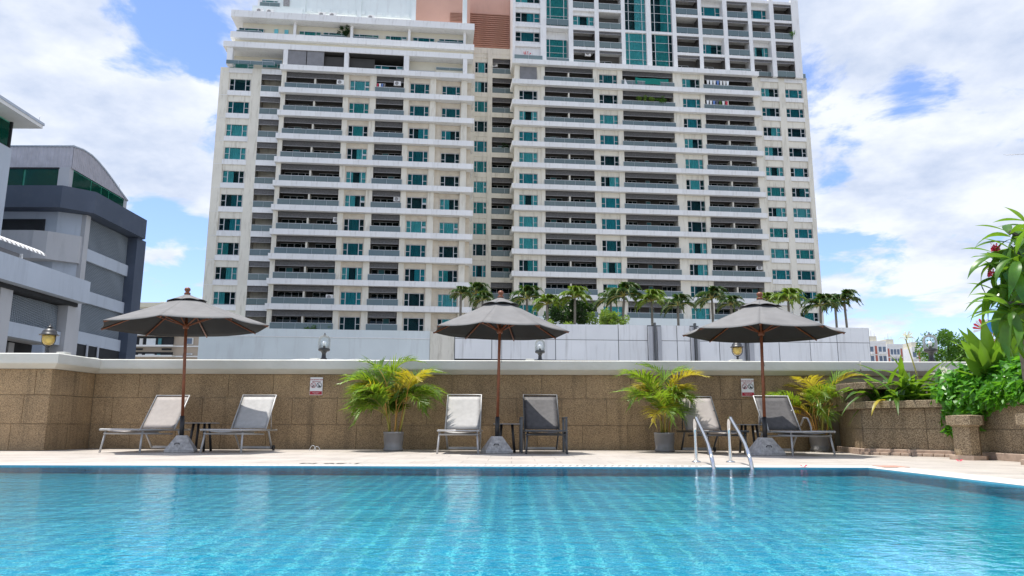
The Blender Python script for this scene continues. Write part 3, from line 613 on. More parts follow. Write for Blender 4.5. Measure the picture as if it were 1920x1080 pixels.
# depth marking, read from the deck side
def text(name, s, size, m, parent, loc, rot, ext=.0008, align='CENTER', font=None):
    cu = bpy.data.curves.new(name, 'FONT'); cu.body = s; cu.size = size; cu.extrude = ext; cu.align_x = align; cu.materials.append(M[m]); cu.resolution_u = 3; cu.offset = .0007 if m == 'signred' else 0
    o = bpy.data.objects.new(name, cu); col.objects.link(o); 
    me = bpy.data.meshes.new_from_object(o.evaluated_get(bpy.context.evaluated_depsgraph_get())); bpy.data.objects.remove(o); me.name = name
    return ob(name, me, parent, loc, rot)
p = onZ(648, 865, DK)
o = text('depth_marking', '1.20 M', .26, 'signblack', None, (p.x, PY1 + .62, DK + .004), (0, 0, math.pi)); tag(o, 'black depth marking lettered on the deck by the grating', 'marking')

# ================================================================ signs on the wall
def sign(label, px):
    p = onY(px, 727, YW - .06); x = p.x
    t_ = thing('notice_sign', label, 'sign', (x, YW - .056, 1.17), 0, 'non smoking notices on the wall')
    w_, h_ = .118, .165
    bevel(MB().box(-w_, w_, -.006, 0, -h_, h_).build('board', 'signwhite', t_), .002)
    rot = (R(90), 0, 0); yy = -.0085
    text('lettering', 'NON SMOKING AREA', .0245, 'signred', t_, (0, yy, .112), rot)
    text('lettering', 'ที่นี่เป็นเขตปลอดบุหรี่', .019, 'signred', t_, (0, yy, .078), rot)
    for s_, m_ in ((-1, 'signred'), (1, 'signblack')):
        bb = MB(); bb.tube([(s_ * .055 + .046 * math.cos(a), yy, .018 + .046 * math.sin(a)) for a in [i * math.pi / 12 for i in range(24)]], .005, 4, closed=True)
        bb.tube([(s_ * .055 - .031, yy, .05), (s_ * .055 + .031, yy, -.014)], .004, 4); bb.build('prohibition_ring', m_, t_)
        b2 = MB()
        if s_ < 0: b2.box(-.055 - .026, -.055 + .022, yy - .001, yy + .001, -.004, .008); b2.box(-.055 + .010, -.055 + .018, yy - .0012, yy + .001, .010, .036); b2.box(-.055 - .018, -.055 + .004, yy - .0014, yy + .001, -.020, -.008)
        else:
            b2.face([(.055 - .022, yy, -.012), (.055 + .028, yy, -.016), (.055 + .026, yy, .004), (.055 + .006, yy, .008), (.055 - .006, yy, .034), (.055 - .016, yy, .03), (.055 - .012, yy, .006)])
        b2.build('pictogram', 'signblack', t_)
    MB().box(-w_ + .006, w_ - .006, -.009, -.006, -h_ + .008, -.075 - .018).build('red_band', 'signred', t_)
    text('lettering', 'ฝ่าฝืนปรับ 2,000 บาท', .016, 'signwhite', t_, (-.0, -.0105, -.125), rot)
    text('lettering', 'FINE 2,000 BAHT', .012, 'signwhite', t_, (0, -.0105, -.145), rot)
sign('white and red notice on the wall left of the big potted palm', 593.5)
sign('white and red notice on the wall by the rightmost parasol pole', 1402.5)

# ================================================================ lanterns on the coping
def cap_lantern(label, px, Y, h=.52):
    z0 = 1.655; p = onY(px, 680, Y); t_ = thing('lantern', label, 'lantern', (p.x, Y, z0), 0, 'black hooded amber lanterns'); k = h / .52
    MB().lathe([(.045 * k, 0), (.04 * k, .03 * k), (.026 * k, .05 * k), (.022 * k, .11 * k), (.035 * k, .13 * k), (.02 * k, .14 * k)], 14).build('stem', 'lampblk', t_)
    MB().lathe([(.035 * k, .165 * k), (.075 * k, .19 * k), (.094 * k, .23 * k), (.098 * k, .30 * k), (.09 * k, .335 * k)], 20).build('glass_bowl', 'amber', t_)
    MB().lathe([(0, .20 * k), (.03 * k, .21 * k), (.038 * k, .25 * k), (.02 * k, .30 * k), (0, .31 * k)], 12).build('bulb', 'bulb', t_)
    MB().lathe([(.145 * k, .325 * k), (.15 * k, .335 * k), (.115 * k, .35 * k), (.105 * k, .39 * k), (.075 * k, .425 * k), (.035 * k, .44 * k), (.032 * k, .452 * k), (.05 * k, .458 * k), (.045 * k, .468 * k), (.015 * k, .48 * k), (.012 * k, .51 * k), (.0, .52 * k)], 24).build('hood', 'lampblk', t_)
    pts = [(.112 * k * math.cos(a), 0, .25 * k + .112 * k * math.sin(a) * (1.0 if a < 0 else .8)) for a in [-math.pi + i * math.pi / 14 for i in range(15)]]
    pts = [(-.112 * k, 0, .34 * k)] + pts + [(.112 * k, 0, .34 * k)]
    MB().tube(pts, .008 * k, 6).build('bracket', 'lampblk', t_)
def dome_lantern(label, px, Y, k=1.0):
    z0 = 1.655; p = onY(px, 680, Y); t_ = thing('lantern', label, 'lantern', (p.x, Y, z0), 0, 'black based clear glass lanterns')
    MB().lathe([(.058 * k, 0), (.055 * k, .05 * k), (.04 * k, .06 * k), (.034 * k, .13 * k), (.05 * k, .165 * k), (.095 * k, .18 * k), (.10 * k, .195 * k), (.10 * k, .215 * k), (.085 * k, .225 * k), (.03 * k, .228 * k)], 20).build('stand', 'lampblk', t_)
    MB().lathe([(.10 * k, .228 * k), (.102 * k, .34 * k), (.095 * k, .40 * k), (.07 * k, .435 * k), (.03 * k, .45 * k)], 24).build('glass_dome', 'clear', t_)
    MB().lathe([(.032 * k, .448 * k), (.028 * k, .458 * k), (.01 * k, .468 * k), (.012 * k, .485 * k), (0, .50 * k)], 12).build('finial', 'lampblk', t_)
    MB().lathe([(.022 * k, .229 * k), (.022 * k, .262 * k), (.012 * k, .27 * k)], 12).build('bulb_holder', 'lampblk', t_)
    MB().lathe([(.012 * k, .268 * k), (.028 * k, .29 * k), (.034 * k, .32 * k), (.026 * k, .345 * k), (0, .355 * k)], 12).build('bulb', 'bulb', t_)
cap_lantern('hooded amber lantern on the coping at the far left', 87, 13.2, .56)
cap_lantern('hooded amber lantern on the coping near the rightmost parasol', 1384, 14.3, .46)
dome_lantern('clear glass lantern on the coping right of the leftmost parasol', 607, 14.3, 1.1)
dome_lantern('clear glass lantern on the coping right of the middle parasol', 1013, 14.3, .95)
dome_lantern('clear glass lantern on the coping behind the lily plants', 1748, 14.3, 1.2)
# ================================================================ apartment tower
TO = Vector((0, 91.8, CZ)); TA = R(6)
e1 = Vector((math.cos(TA), math.sin(TA), 0)); e2 = Vector((-math.sin(TA), math.cos(TA), 0))
def S(px, py, d):
    r = ray(px, py); c = Vector((0, 0, CZ)) - TO
    t = (d - c.dot(e2)) / r.dot(e2); p = c + r * t; return p.dot(e1), p.z
def Sx(px, py, d): return S(px, py, d)[0]
def Sz(px, py, d): return S(px, py, d)[1]
tower = thing('apartment_building', 'cream high-rise apartment block with white ledges and teal windows filling the view', 'apartment building', TO, TA)
ZG = lambda k: 14.5 + 3.1 * k
LH = .70
cache = {}
def shared(key, fn):
    if key not in cache: cache[key] = fn()
    return cache[key]
rnd = random.Random(3)
def m_window(w, h, nm=2, big=False):
    def f():
        b = MB(); t = .055
        b.box(0, w, 0, .1, 0, t); b.box(0, w, 0, .1, h - t, h); b.box(0, t, 0, .1, t, h - t); b.box(w - t, w, 0, .1, t, h - t)
        a = .23 * w if not big else .18 * w
        for x in (a, w - a): b.box(x - .04, x + .04, .0, .09, t, h - t)
        if not big:
            for (x0, x1) in ((t, a - .04), (w - a + .04, w - t)): b.box(x0, x1, .01, .08, h * .46, h * .46 + .06)
        else:
            for q in (.27, .52, .76): b.box(t, w - t, .01, .08, h * q, h * q + .05)
        # room behind: floor, ceiling, sides, back
        b.face([(0, .1, 0), (0, .8, 0), (w, .8, 0), (w, .1, 0)], 1); b.face([(0, .1, h), (w, .1, h), (w, .8, h), (0, .8, h)], 1)
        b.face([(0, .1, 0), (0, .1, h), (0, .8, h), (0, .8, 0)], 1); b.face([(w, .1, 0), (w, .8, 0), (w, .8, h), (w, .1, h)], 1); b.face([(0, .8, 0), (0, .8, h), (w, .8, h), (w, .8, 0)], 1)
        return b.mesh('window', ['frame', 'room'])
    return shared(('win', round(w, 1), round(h, 1), big), f)
def m_pane(w, h):
    return shared(('pane', round(w, 1), round(h, 1)), lambda: MB().box(.05, w - .05, .04, .055, .05, h - .05).mesh('pane', 'pane'))
def m_curtain(w, h, kind, cover):
    def f():
        b = MB(); n = max(6, int(w * 9))
        segs = {'full': [(0, 1)], 'left': [(0, .5)], 'right': [(.48, 1)], 'sides': [(0, .34), (.68, 1)], 'mid': [(.2, .8)]}[cover]
        for (a, c) in segs:
            b.grid(lambda u, v: (.06 + (w - .12) * (a + (c - a) * u), .16 + .035 * math.sin(u * (c - a) * w * 19) + .02 * math.sin(u * 31), .04 + (h - .08) * v), max(4, int(n * (c - a) * 2)), 1)
        return b.mesh('curtain', kind)
    return shared(('cur', round(w, 1), round(h, 1), kind, cover), f)
def window(s0, s1, z0, z1, d, par=tower, big=False, name='window', style=None):
    w = round(s1 - s0, 1); h = round(z1 - z0, 1)
    o = ob(name, m_window(w, h, big=big), par, (s0, d, z0))
    ob('pane', m_pane(w, h), o)
    st = style or rnd.choice(['curtA', 'curtA', 'curtB', 'curtC', 'curtC', 'curtE', 'curtA', None, None, 'curtB', 'curtE', 'curtA', 'curtD' if rnd.random() < .3 else 'curtA'])
    if st: ob('curtain', m_curtain(w, h, st, rnd.choice(['full', 'full', 'full', 'full', 'left', 'right', 'sides', 'mid'])), o)
    if rnd.random() < .05 and not big:
        b = MB(); b.box(0, .22 * w, -.02, .02, 0, .5 * h); ob('open_sash', b.mesh('open_sash', 'frame'), o, (w * .77, -.02, h * .5), (R(-25), 0, 0))
    return o
def m_louvre(w, h):
    def f():
        b = MB(); n = max(3, int(h / .12))
        for i in range(n):
            z = h - (i + .5) * h / n; q = h / n
            b.face([(0, -.05, z - q * .42), (w, -.05, z - q * .42), (w, .03, z + q * .42), (0, .03, z + q * .42)])
        b.face([(0, .05, 0), (w, .05, 0), (w, .05, h), (0, .05, h)], 1); b.box(0, w, -.06, .06, -.05, 0, 0)
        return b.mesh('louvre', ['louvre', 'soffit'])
    return shared(('lou', round(w, 1), round(h, 1)), f)
def m_rail(w, h):
    def f():
        b = MB(); n = max(2, int(w / 1.45))
        for i in range(n): b.box(i * w / n + .015, (i + 1) * w / n - .015, 0, .02, .04, h - .03, 0)
        for i in range(n + 1): b.box(i * w / n - .02, i * w / n + .02, .025, .06, 0, h, 1)
        b.box(0, w, -.01, .05, h - .03, h + .015, 1)
        return b.mesh('railing', ['rail', 'frame'])
    return shared(('rail', round(w, 1), round(h, 1)), f)
def m_recess(w, h, dp, style):
    def f():
        b = MB()
        b.face([(0, dp, 0), (0, dp, h), (w, dp, h), (w, dp, 0)], 0)
        b.face([(0, 0, 0), (0, 0, h), (0, dp, h), (0, dp, 0)], 0); b.face([(w, 0, 0), (w, dp, 0), (w, dp, h), (w, 0, h)], 0)
        b.face([(0, 0, h - .02), (w, 0, h - .02), (w, dp, h - .02), (0, dp, h - .02)], 1); b.face([(0, 0, 0), (0, dp, 0), (w, dp, 0), (w, 0, 0)], 0)
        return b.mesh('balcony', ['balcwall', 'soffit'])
    return shared(('rec', round(w, 1), round(h, 1), dp), f)
def m_doors(w, h, pat):
    def f():
        b = MB(); n = len(pat)
        for i, ch in enumerate(pat):
            x0 = w * i / n; x1 = w * (i + 1) / n
            if ch == '.': continue
            b.box(x0 + .04, x1 - .04, -.02, .0, .05, h - .06, 0 if ch == 'o' else 2)
            b.box(x0, x0 + .04, -.05, .02, 0, h, 1); b.box(x1 - .04, x1, -.05, .02, 0, h, 1); b.box(x0 + .04, x1 - .04, -.05, .02, h - .06, h, 1)
        return b.mesh('door', ['door', 'frame', 'curtE'])
    return shared(('door', round(w, 1), round(h, 1), pat), f)
def balcony(s0, s1, z0, z1, d, div=None, lou=.66, rail=.84, dp=1.7, pat=None, par=tower, over=.15):
    w = round(s1 - s0, 1); h = round(z1 - z0, 1)
    o = ob('balcony', m_recess(w, h, dp, 0), par, (s0, d, z0))
    if lou: ob('louvre', m_louvre(w, lou), o, (0, .08, h - lou))
    if rail: ob('railing', m_rail(w + 2 * over, rail), o, (-over, -.2 if over else -.05, .02))
    if div: ob('divider', shared(('div', round(h - lou, 1)), lambda: MB().box(-.11, .11, 0, 1.2, 0, h - lou).mesh('divider', 'cream')), o, (w * div, .1, 0))
    pats = pat or (rnd.choice(['oooo', 'ooxo', 'oxoo', 'oooo']) if w < 4.5 else rnd.choice(['ooo.oooo', 'oxo.ooox', 'oooo.ooo']))
    n_ = len(pats); wd_ = (w - .3) / n_; i_ = 0
    while i_ < n_:
        if pats[i_] == '.': i_ += 1; continue
        j_ = i_
        while j_ < n_ and pats[j_] != '.': j_ += 1
        ob('door', m_doors(wd_ * (j_ - i_), min(h - .40, 1.85), pats[i_:j_]), o, (.15 + wd_ * i_, dp - .02, 0)); i_ = j_
    return o
def block(name, m, s0, s1, d0, d1, z0, z1, par=tower): return MB().box(s0, s1, d0, d1, z0, z1).build(name, m, par)

YR = 430
# ---- left half
dl = .62
L = {k: Sx(v, YR, dl) for k, v in dict(a=510, b=519, c=631, d=641.5, e=683, f=695, g=748.6, h=759, i=800, j=811.5, k=821.5, l=860.5, m=872).items()}
lw = {k: Sx(v, YR, 1.7) for k, v in dict(a=389.5, b=407, c=451.5, d=470.6, e=509.5).items()}
ledL, ledR = Sx(505, YR, 0), Sx(886, YR, 0)
wallm = MB()
def ledge(s0, s1, d0, d1, zt, pw, h=LH, par=tower):
    o = MB().box(s0 + .03, s1 - .03, d0 + .05, d1, zt - h + .02, zt - .02).build('ledge', 'fascia', par)
    n = max(1, round((s1 - s0) / pw)); w = (s1 - s0) / n
    me = shared(('fp', round(w, 3), h), lambda: MB().box(.012, w - .012, 0, .05, 0, h).mesh('fascia_panel', 'fascia'))
    for i in range(n): ob('fascia_panel', me, o, (s0 + i * w, d0, zt - h))
    return o
for k in range(-1, 10):
    z0, z1 = ZG(k), ZG(k + 1) - LH; wt_ = z0 + 1.74
    wallm.box(L['a'], L['b'], .55, 2.4, z0, z1); 
    for a, c in (('c', 'd'), ('e', 'f'), ('g', 'h'), ('i', 'j')): wallm.box(L[a], L[c], dl, 2.4, z0, z1)
    wallm.box(L['j'], L['k'] - .0, dl + .35, 2.4, z0, z1, 1); wallm.box(L['l'], L['m'], dl + .1, 2.4, z0, z1); wallm.box(L['m'], L['m'] + .55, dl + .75, 2.4, z0, z1, 1)
    for a, c, o_ in (('d', 'e', 0), ('h', 'i', 0), ('k', 'l', .35)):
        dd = dl + .16 + o_; s0, s1 = L[a], L[c]; q = .12
        wallm.box(s0, s0 + q, dd, 2.4, z0, z1, 1); wallm.box(s1 - q, s1, dd, 2.4, z0, z1, 1); wallm.box(s0 + q, s1 - q, dd, 2.4, wt_, z1, 1)
        window(s0 + q, s1 - q, z0 + .02, wt_, dd + .08)
    balcony(L['b'], L['c'], z0, z1, dl + .1, .5)
    balcony(L['f'], L['g'], z0, z1, dl + .1)
    # wing
    wallm.box(lw['a'], lw['b'], 1.7, 3.3, z0, z0 + 3.1); wallm.box(lw['c'], lw['d'], 1.7, 3.3, z0, z0 + 3.1)
    wallm.box(lw['b'], lw['c'], 1.82, 3.3, z0 + 1.6, z1); window(lw['b'] + .1, lw['c'] - .1, z0 + .02, z0 + 1.6, 1.9)
    wallm.box(lw['b'], lw['b'] + .1, 1.82, 3.3, z0, z0 + 1.6); wallm.box(lw['c'] - .1, lw['c'], 1.82, 3.3, z0, z0 + 1.6)
    balcony(lw['d'], lw['e'], z0, z1, 1.75, over=0, rail=.8)
for k in range(0, 11):
    ledge(ledL, ledR, 0, 3.0, ZG(k), 2.5)
    o = MB().box(lw['b'] - .05, lw['c'] + .05, 1.66, 3.3, ZG(k) - LH, ZG(k) - .05).box(lw['d'] - .02, ledL + .4, 1.62, 3.3, ZG(k) - LH, ZG(k)).box(lw['a'], lw['b'] - .05, 1.68, 1.9, ZG(k) - LH, ZG(k) - LH + .05).build('spandrel', 'fascia', tower)
wallm.box(lw['a'] + .02, L['m'] - .2, 3.35, 13, -.3 + ZG(-1), ZG(10)); wallm.box(lw['a'], lw['a'] + .3, 3.2, 13, ZG(-1), ZG(10) - .1)
wallm.box(L['m'] - .25, L['m'] + .5, 2.4, 12, ZG(-1), ZG(10) - LH)
# ---- recess between the halves
dm = 12.0
Rm = {k: Sx(v, YR, dm) for k, v in dict(a=884, b=886.5, c=911.5, d=920.5, e=962).items()}
for k in range(0, 13):
    z0, z1 = ZG(k), ZG(k + 1) - LH
    window(Rm['b'], Rm['c'], z0 + .02, z0 + 1.75, dm + .1); wallm.box(Rm['a'] - 2, Rm['b'], dm, dm + 2, z0, z0 + 3.1); wallm.box(Rm['c'], Rm['d'], dm - .12, dm + 2, z0, z0 + 3.1)
    wallm.box(Rm['b'], Rm['c'], dm + .05, dm + 2, z0 + 1.75, z1)
    balcony(Rm['d'], Rm['e'] + .6, z0, z1, dm + .1, over=0, rail=.82)
    o = MB().box(Rm['b'] - .04, Rm['c'], dm - .03, dm + 2, z1, z1 + LH).box(Rm['d'], Rm['e'] + .6, dm - .06, dm + 2, z1, z1 + LH).build('spandrel', 'cream', tower)
wallm.box(Rm['a'] - 3, Rm['e'] + 1, dm + 2, dm + 8, ZG(-1), ZG(13))
wallm.box(Rm['a'] - 3, Rm['e'] + 1, dm - .1, dm + 6, ZG(13) - .02, ZG(13) + .9)
wallm.box(Rm['a'] - 3, Rm['e'] + 1, dm - .1, dm + 2, ZG(-1), ZG(0) - .02)
# ---- right half
D7 = 7.0; dr = D7 + .62; YQ = 400
Rr = {k: Sx(v, YQ, dr) for k, v in dict(z=963.5, a=973, b=1008.5, c=1022.5, d=1116, e=1128, f=1163, g=1173, h=1271, i=1289, j=1323, k=1331.5, l=1425, m=1437).items()}
rw = {k: Sx(v, YQ, D7 + 1.9) for k, v in dict(a=1437, b=1441, c=1475, d=1487.5, e=1521.5, f=1530).items()}
rl0, rl1 = Sx(959, YQ, D7), Sx(1439, YQ, D7)
greens = []
for k in range(0, 12):
    z0, z1 = ZG(k), ZG(k + 1) - LH; wt_ = z0 + 1.74
    for a, c in (('z', 'a'), ('b', 'c'), ('d', 'e'), ('f', 'g'), ('h', 'i'), ('j', 'k'), ('l', 'm')): wallm.box(Rr[a], Rr[c], dr if a != 'b' else dr + .15, dr + 1.8, z0, z1)
    wallm.box(Rr['b'] + .5, Rr['c'], dr, dr + 1.8, z0, z1)
    for a, c in (('a', 'b'), ('e', 'f'), ('i', 'j')):
        dd = dr + .16; s0, s1 = Rr[a], Rr[c]; wallm.box(s0, s1, dd, dr + 1.8, wt_, z1)
        if k == 11 and a == 'a': ob('blind', MB().box(s0 + .1, s1 - .1, dd - .02, dd + .04, z0 + .1, z1 - .1).mesh('blind', 'blind'), tower); wallm.box(s0, s1, dd + .1, dr + 1, z0, z1); continue
        window(s0, s1, z0 + .02, wt_, dd + .08)
    balcony(Rr['c'], Rr['d'], z0, z1, dr + .1, .5)
    balcony(Rr['g'], Rr['h'], z0, z1, dr + .1, None, pat='ooo..x..ooo')
    balcony(Rr['k'], Rr['l'], z0, z1, dr + .1, .48)
for k in range(0, 13):
    z0 = ZG(k) if k < 12 else 0
    if k < 12:
        z1 = ZG(k + 1) - LH; dd = D7 + 1.9
        for a, c in (('a', 'b'), ('c', 'd'), ('e', 'f')): wallm.box(rw[a], rw[c], dd, dd + 1.5, z0, z0 + 3.1)
        for a, c in (('b', 'c'), ('d', 'e')):
            wallm.box(rw[a], rw[c], dd + .14, dd + 1.5, z0 + 1.55, z1 + .1); window(rw[a] + .05, rw[c] - .05, z0 + .1, z0 + 1.55, dd + .2)
            wallm.box(rw[a], rw[c], dd + .14, dd + 1.5, z0, z0 + .1)
    if k >= 1:
        ledge(rl0, rl1, D7, D7 + 3.0, ZG(k), 2.45)
        MB().box(rw['b'] - .03, rw['c'] + .03, D7 + 1.86, D7 + 3.3, ZG(k) - LH + .12, ZG(k) + .08).box(rw['d'] - .03, rw['e'] + .03, D7 + 1.86, D7 + 3.3, ZG(k) - LH + .12, ZG(k) + .08).box(rw['f'] - .3, rw['f'] + .04, D7 + 1.86, D7 + 3.3, ZG(k) - .1, ZG(k)).build('spandrel', 'fascia', tower)
wallm.box(Rr['z'] + .3, rw['a'] + .2, dr + 1.85, 20, ZG(-1), ZG(12)); wallm.box(rw['a'], rw['f'] - .02, D7 + 3.4, 20, ZG(-1), ZG(12))
wallm.build('wall', ['cream', 'stucco'], tower)
# podium of the tower
pz = ZG(-1)
MB().box(Sx(373, 640, -.3), Sx(806, 640, -.3), -.3, 14, -17, pz).build('podium_wall', 'podium', tower)
MB().box(Sx(373, 640, -.3), Sx(806, 640, -.3), -.36, -.3, pz - 1.0, pz - .9).build('string_course', 'fascia', tower)
MB().box(Sx(806, 640, -.3) + .03, Sx(900, 640, -.1), -.1, 14, -17, pz - .02).build('podium_wall', 'cream', tower)
MB().box(Sx(900, 640, -.1), Sx(1545, 640, D7 - .4), D7 - .4, 20, -17, ZG(0)).build('podium_wall', 'podium', tower)

# ---- upper right grid
du = 8.3
cols = [965, 1012, 1023, 1065, 1073.5, 1114, 1122, 1164, 1171, 1211, 1220, 1260, 1267.5, 1309, 1316, 1356, 1364, 1403, 1410, 1444, 1452, 1485.5, 1499]
cs = [Sx(c, 66, du) for c in cols]
up = MB(); ZT = ZG(16) + .4
up.box(Sx(961, 66, du) - .1, cs[0], du, du + 3, ZG(12), ZT)
for i in range(1, len(cs) - 1, 2): up.box(cs[i], cs[i + 1], du, du + 3, ZG(12), ZT)
cells = {0: 'TWWW', 1: 'D-D-', 2: 'aBWB', 3: 'oBVB', 4: 'D-D-', 5: 'D-D-', 6: 'oBVB', 7: 'oWBW', 8: 'BBBB', 9: 'oWBW', 10: 'BBBB'}
for ci, s_ in cells.items():
    s0, s1 = cs[2 * ci], cs[2 * ci + 1]
    for r in range(4):
        z0 = ZG(12) + 3.1 * r + (0 if ci < 9 else .0); z1 = z0 + 3.1; ch = s_[r]
        if ch == '-': continue
        if ch == 'D':
            z1 = z0 + 6.2
            if r == 0: z0 += .05
            top = z1 - .35; up.box(s0, s1, du + .05, du + 1.2, top, z1)
            if ci == 1 and r == 0: up.box(s0, s1, du + 1.3, du + 2, top - 1.3, top); window(s0 + .05, s1 - .05, z0, top - 1.3, du + 1.0, big=True)
            else: window(s0 + .04, s1 - .04, z0 + (.1 if r else 0), top - .05, du + .25, big=True, style=rnd.choice(['curtC', 'curtE', None, 'curtC']))
            if ci == 1: ob('railing', m_rail(s1 - s0, 1.0), tower, (s0, du - .05, z0 + .05))
            continue
        up.box(s0, s1, du + .04, du + 2.2, z1 - .42, z1)
        zc = z1 - .42
        if ch in 'WT':
            b0 = z0 + (.55 if ci in (0, 2) else .3); rec = .5 if ci in (0, 2) else 1.1
            up.box(s0, s1, du + rec - .1, du + 2.2, zc - .6, zc)
            if ch == 'W': up.box(s0, s1, du + rec - .1, du + 2.2, z0, b0); window(s0 + .03, s1 - .03, b0, zc - .6, du + rec)
            else: up.box(s0, s1, du + rec - .1, du + 2.2, z0, zc - .6); ob('railing', m_rail(s1 - s0 + .4, .9), tower, (s0 - .2, du - .6, z0 + .1))
        else:
            balcony(s0, s1, z0 + .02, zc, du + .1, over=0, rail=.95 if ch != 'o' else 0, lou=.45 if ch in 'Boa' else 0, pat='ooo' if ch != 'o' else 'oo.')
up.box(Sx(961, 66, du), cs[-1] - .1, du + 3.05, 20, ZG(12), ZT)
up.build('wall', ['fascia', 'cream'], tower)
MB().box(rw['a'], rw['f'], D7 + 1.8, 20, ZG(12), ZG(12) + .25).build('roof', 'roofgrey', tower)
ob('railing', m_rail(rw['f'] - rw['a'], .8), tower, (rw['a'], D7 + 2.0, ZG(12) + .25))

# ---- penthouse floors over the left half
xr = 640
def zz(y, d=.3): return Sz(xr, y, d)
pe = MB(); d0 = .25
A0z, A1z = ZG(10), zz(99, d0); BT = zz(89.5, d0)
for (a, c) in ((529.5, 538), (644, 652.5), (756, 766), (867, 875)): pe.box(Sx(a, 112, d0), Sx(c, 112, d0), d0, d0 + .8, A0z, A1z)
pe.box(Sx(529.5, 112, d0), Sx(886, 112, d0), d0 - .04, d0 + 3, A1z, BT)
# left terrace part
wl_, wr_ = Sx(416, 100, .6), Sx(531, 100, .6)
pe.box(wl_, wr_ + .1, .6, 3.6, zz(99, .6), zz(89, .6)); pe.box(wl_ + .5, wl_ + 1.2, .8, 1.6, ZG(10), zz(99, .6)); pe.box(wl_ + .3, wr_, 3.2, 8, ZG(10), zz(88, .6), 1)
window(Sx(430, 112, 3.2), Sx(476, 112, 3.2), ZG(10) + .5, ZG(10) + 1.5, 3.1); window(Sx(492, 112, 3.2), Sx(529, 112, 3.2), ZG(10) + .9, ZG(10) + 1.9, 3.1)
ob('railing', m_rail(6.0, .55), tower, (wl_ + .5, .7, ZG(10) + .02)); ob('railing', m_rail(2.5, .6), tower, (Sx(492, 112, 2), 1.6, ZG(10) + .7))
# back walls of terrace storey A
pe.box(Sx(531, 112, d0), Sx(770, 112, 3), 3.3, 8, A0z, BT, 2); pe.box(Sx(762, 112, 1.4), Sx(884, 112, 1.4), 1.75, 8, A0z, BT, 1)
for a, c in ((538.5, 572.5), (574, 606)): ob('blind', MB().box(Sx(a, 110, d0), Sx(c, 110, d0), d0 + .1, d0 + .16, A0z + .1, A1z - .05).mesh('blind', 'blind'), tower)
window(Sx(702, 112, 1.2), Sx(756, 112, 1.2), A0z + .1, A0z + 1.15, 1.2, style='curtE'); window(Sx(768, 115, 1.5), Sx(815, 115, 1.5), A0z + .1, A0z + .9, 1.62, style='curtE'); ob('railing', m_rail(3.6, .4), tower, (Sx(817, 112, 1.5), 1.2, A0z + .9)); pe.box(Sx(817, 112, 1.5), Sx(866, 112, 1.5), 1.25, 1.7, A0z + .4, A0z + .88, 1)
# B storey
dB = 1.3
zB0, zB1, zC0, zC1 = zz(81.5, dB), zz(70.5, dB), zz(45.5, dB), zz(33.5, dB)
sb0, sb1 = Sx(430, 70, dB), Sx(888, 70, dB)
pe.box(sb0 + .5, sb1 - .2, dB + .6, 9, BT, zB0, 1)
pe.box(sb0, sb1, dB, 9, zB0, zB1); pe.box(sb0, sb1, dB - .3, 9, zC0, zC1)
for i in range(14): ob('fascia_panel', shared(('fpC', 1), lambda: MB().box(.012, (sb1 - sb0) / 14 - .012, 0, .04, 0, zC1 - zC0).mesh('fascia_panel', 'fascia')), tower, (sb0 + i * (sb1 - sb0) / 14, dB - .35, zC0))
pe.box(sb0 + 1.2, sb1 - 1.0, dB + 1.2, 9, zB1, zC0, 1)
for px in (551, 658, 766, 870): s_ = Sx(px, 60, dB + .4); pe.box(s_ - .17, s_ + .17, dB + .4, dB + .8, zB1, zC0)
for (a, c, ty) in ((446, 493, 'r'), (605, 649, 'r'), (662, 709, 'r'), (722, 762, 'w'), (773, 814, 'w'), (822, 868, 'r'), (560, 600, 'd')):
    s0, s1 = Sx(a, 60, dB + 1), Sx(c, 60, dB + 1)
    window(s0, s1, zB1 + .1, zB1 + 1.15, dB + 1.0, style='curtE' if ty != 'd' else None)
    if ty == 'r': ob('railing', m_rail(s1 - s0, .6), tower, (s0 - .2, dB + .7, zB1))
for a, c in ((461, 468), (480, 487)):
    s0, s1 = Sx(a + 55, 60, dB + 2), Sx(c + 55, 60, dB + 2); ob('vent_window', MB().box(s0, s1, dB + 1.1, dB + 1.22, zB1 + .2, zB1 + 1.2).mesh('vent_window', 'curtB'), tower)
pe.box(Sx(538, 112, d0), Sx(644, 112, d0), d0 + .1, 3.3, A1z - .06, A1z - .005, 2); pe.box(Sx(652.5, 112, d0), Sx(756, 112, d0), d0 + .1, 3.3, A1z - .06, A1z - .005, 2)  # dark sheets here and below, added to paint the openings' inner shade
pe.box(Sx(607, 112, d0 + .6), Sx(643, 112, d0 + .6), d0 + .6, d0 + 1.0, A0z, A1z - .4, 2); pe.box(Sx(653, 112, d0 + .6), Sx(701, 112, d0 + .6), d0 + .9, d0 + 1.3, A0z, A1z - .3, 2)
pe.build('wall', ['fascia', 'paleyel', 'soffit'], tower)
# roof works above: white screens and pink plant rooms
rw_ = MB(); dC = 3.0
zq = lambda y, d=dC, x=700: Sz(x, y, d)
rw_.box(Sx(565, 20, dC), Sx(774, 20, dC), dC, dC + .5, zq(32), zq(-30)); 
for px in (567, 672, 774, 870): s_ = Sx(px, 20, dC); rw_.box(s_ - .3, s_ + .3, dC - .25, dC + .6, zq(36), zq(-40))
for i in range(12): s_ = Sx(574 + i * 16.5, 20, dC); rw_.box(s_, s_ + .75, dC - .12, dC, zq(30), zq(23))
rw_.box(Sx(472, 10, 2.4), Sx(566, 10, 2.4), 2.4, 8, Sz(520, 25, 2.4), Sz(520, 14, 2.4)); rw_.box(Sx(481, 10, 3), Sx(520, 10, 3), 3.2, 9, Sz(500, 18, 3), Sz(500, -40, 3), 1); rw_.box(Sx(520, 10, 3), Sx(566, 10, 3), 3.0, 9, Sz(520, 16, 3), Sz(520, -40, 3))
rw_.build('roof_screen', ['podium', 'fascia'], tower)
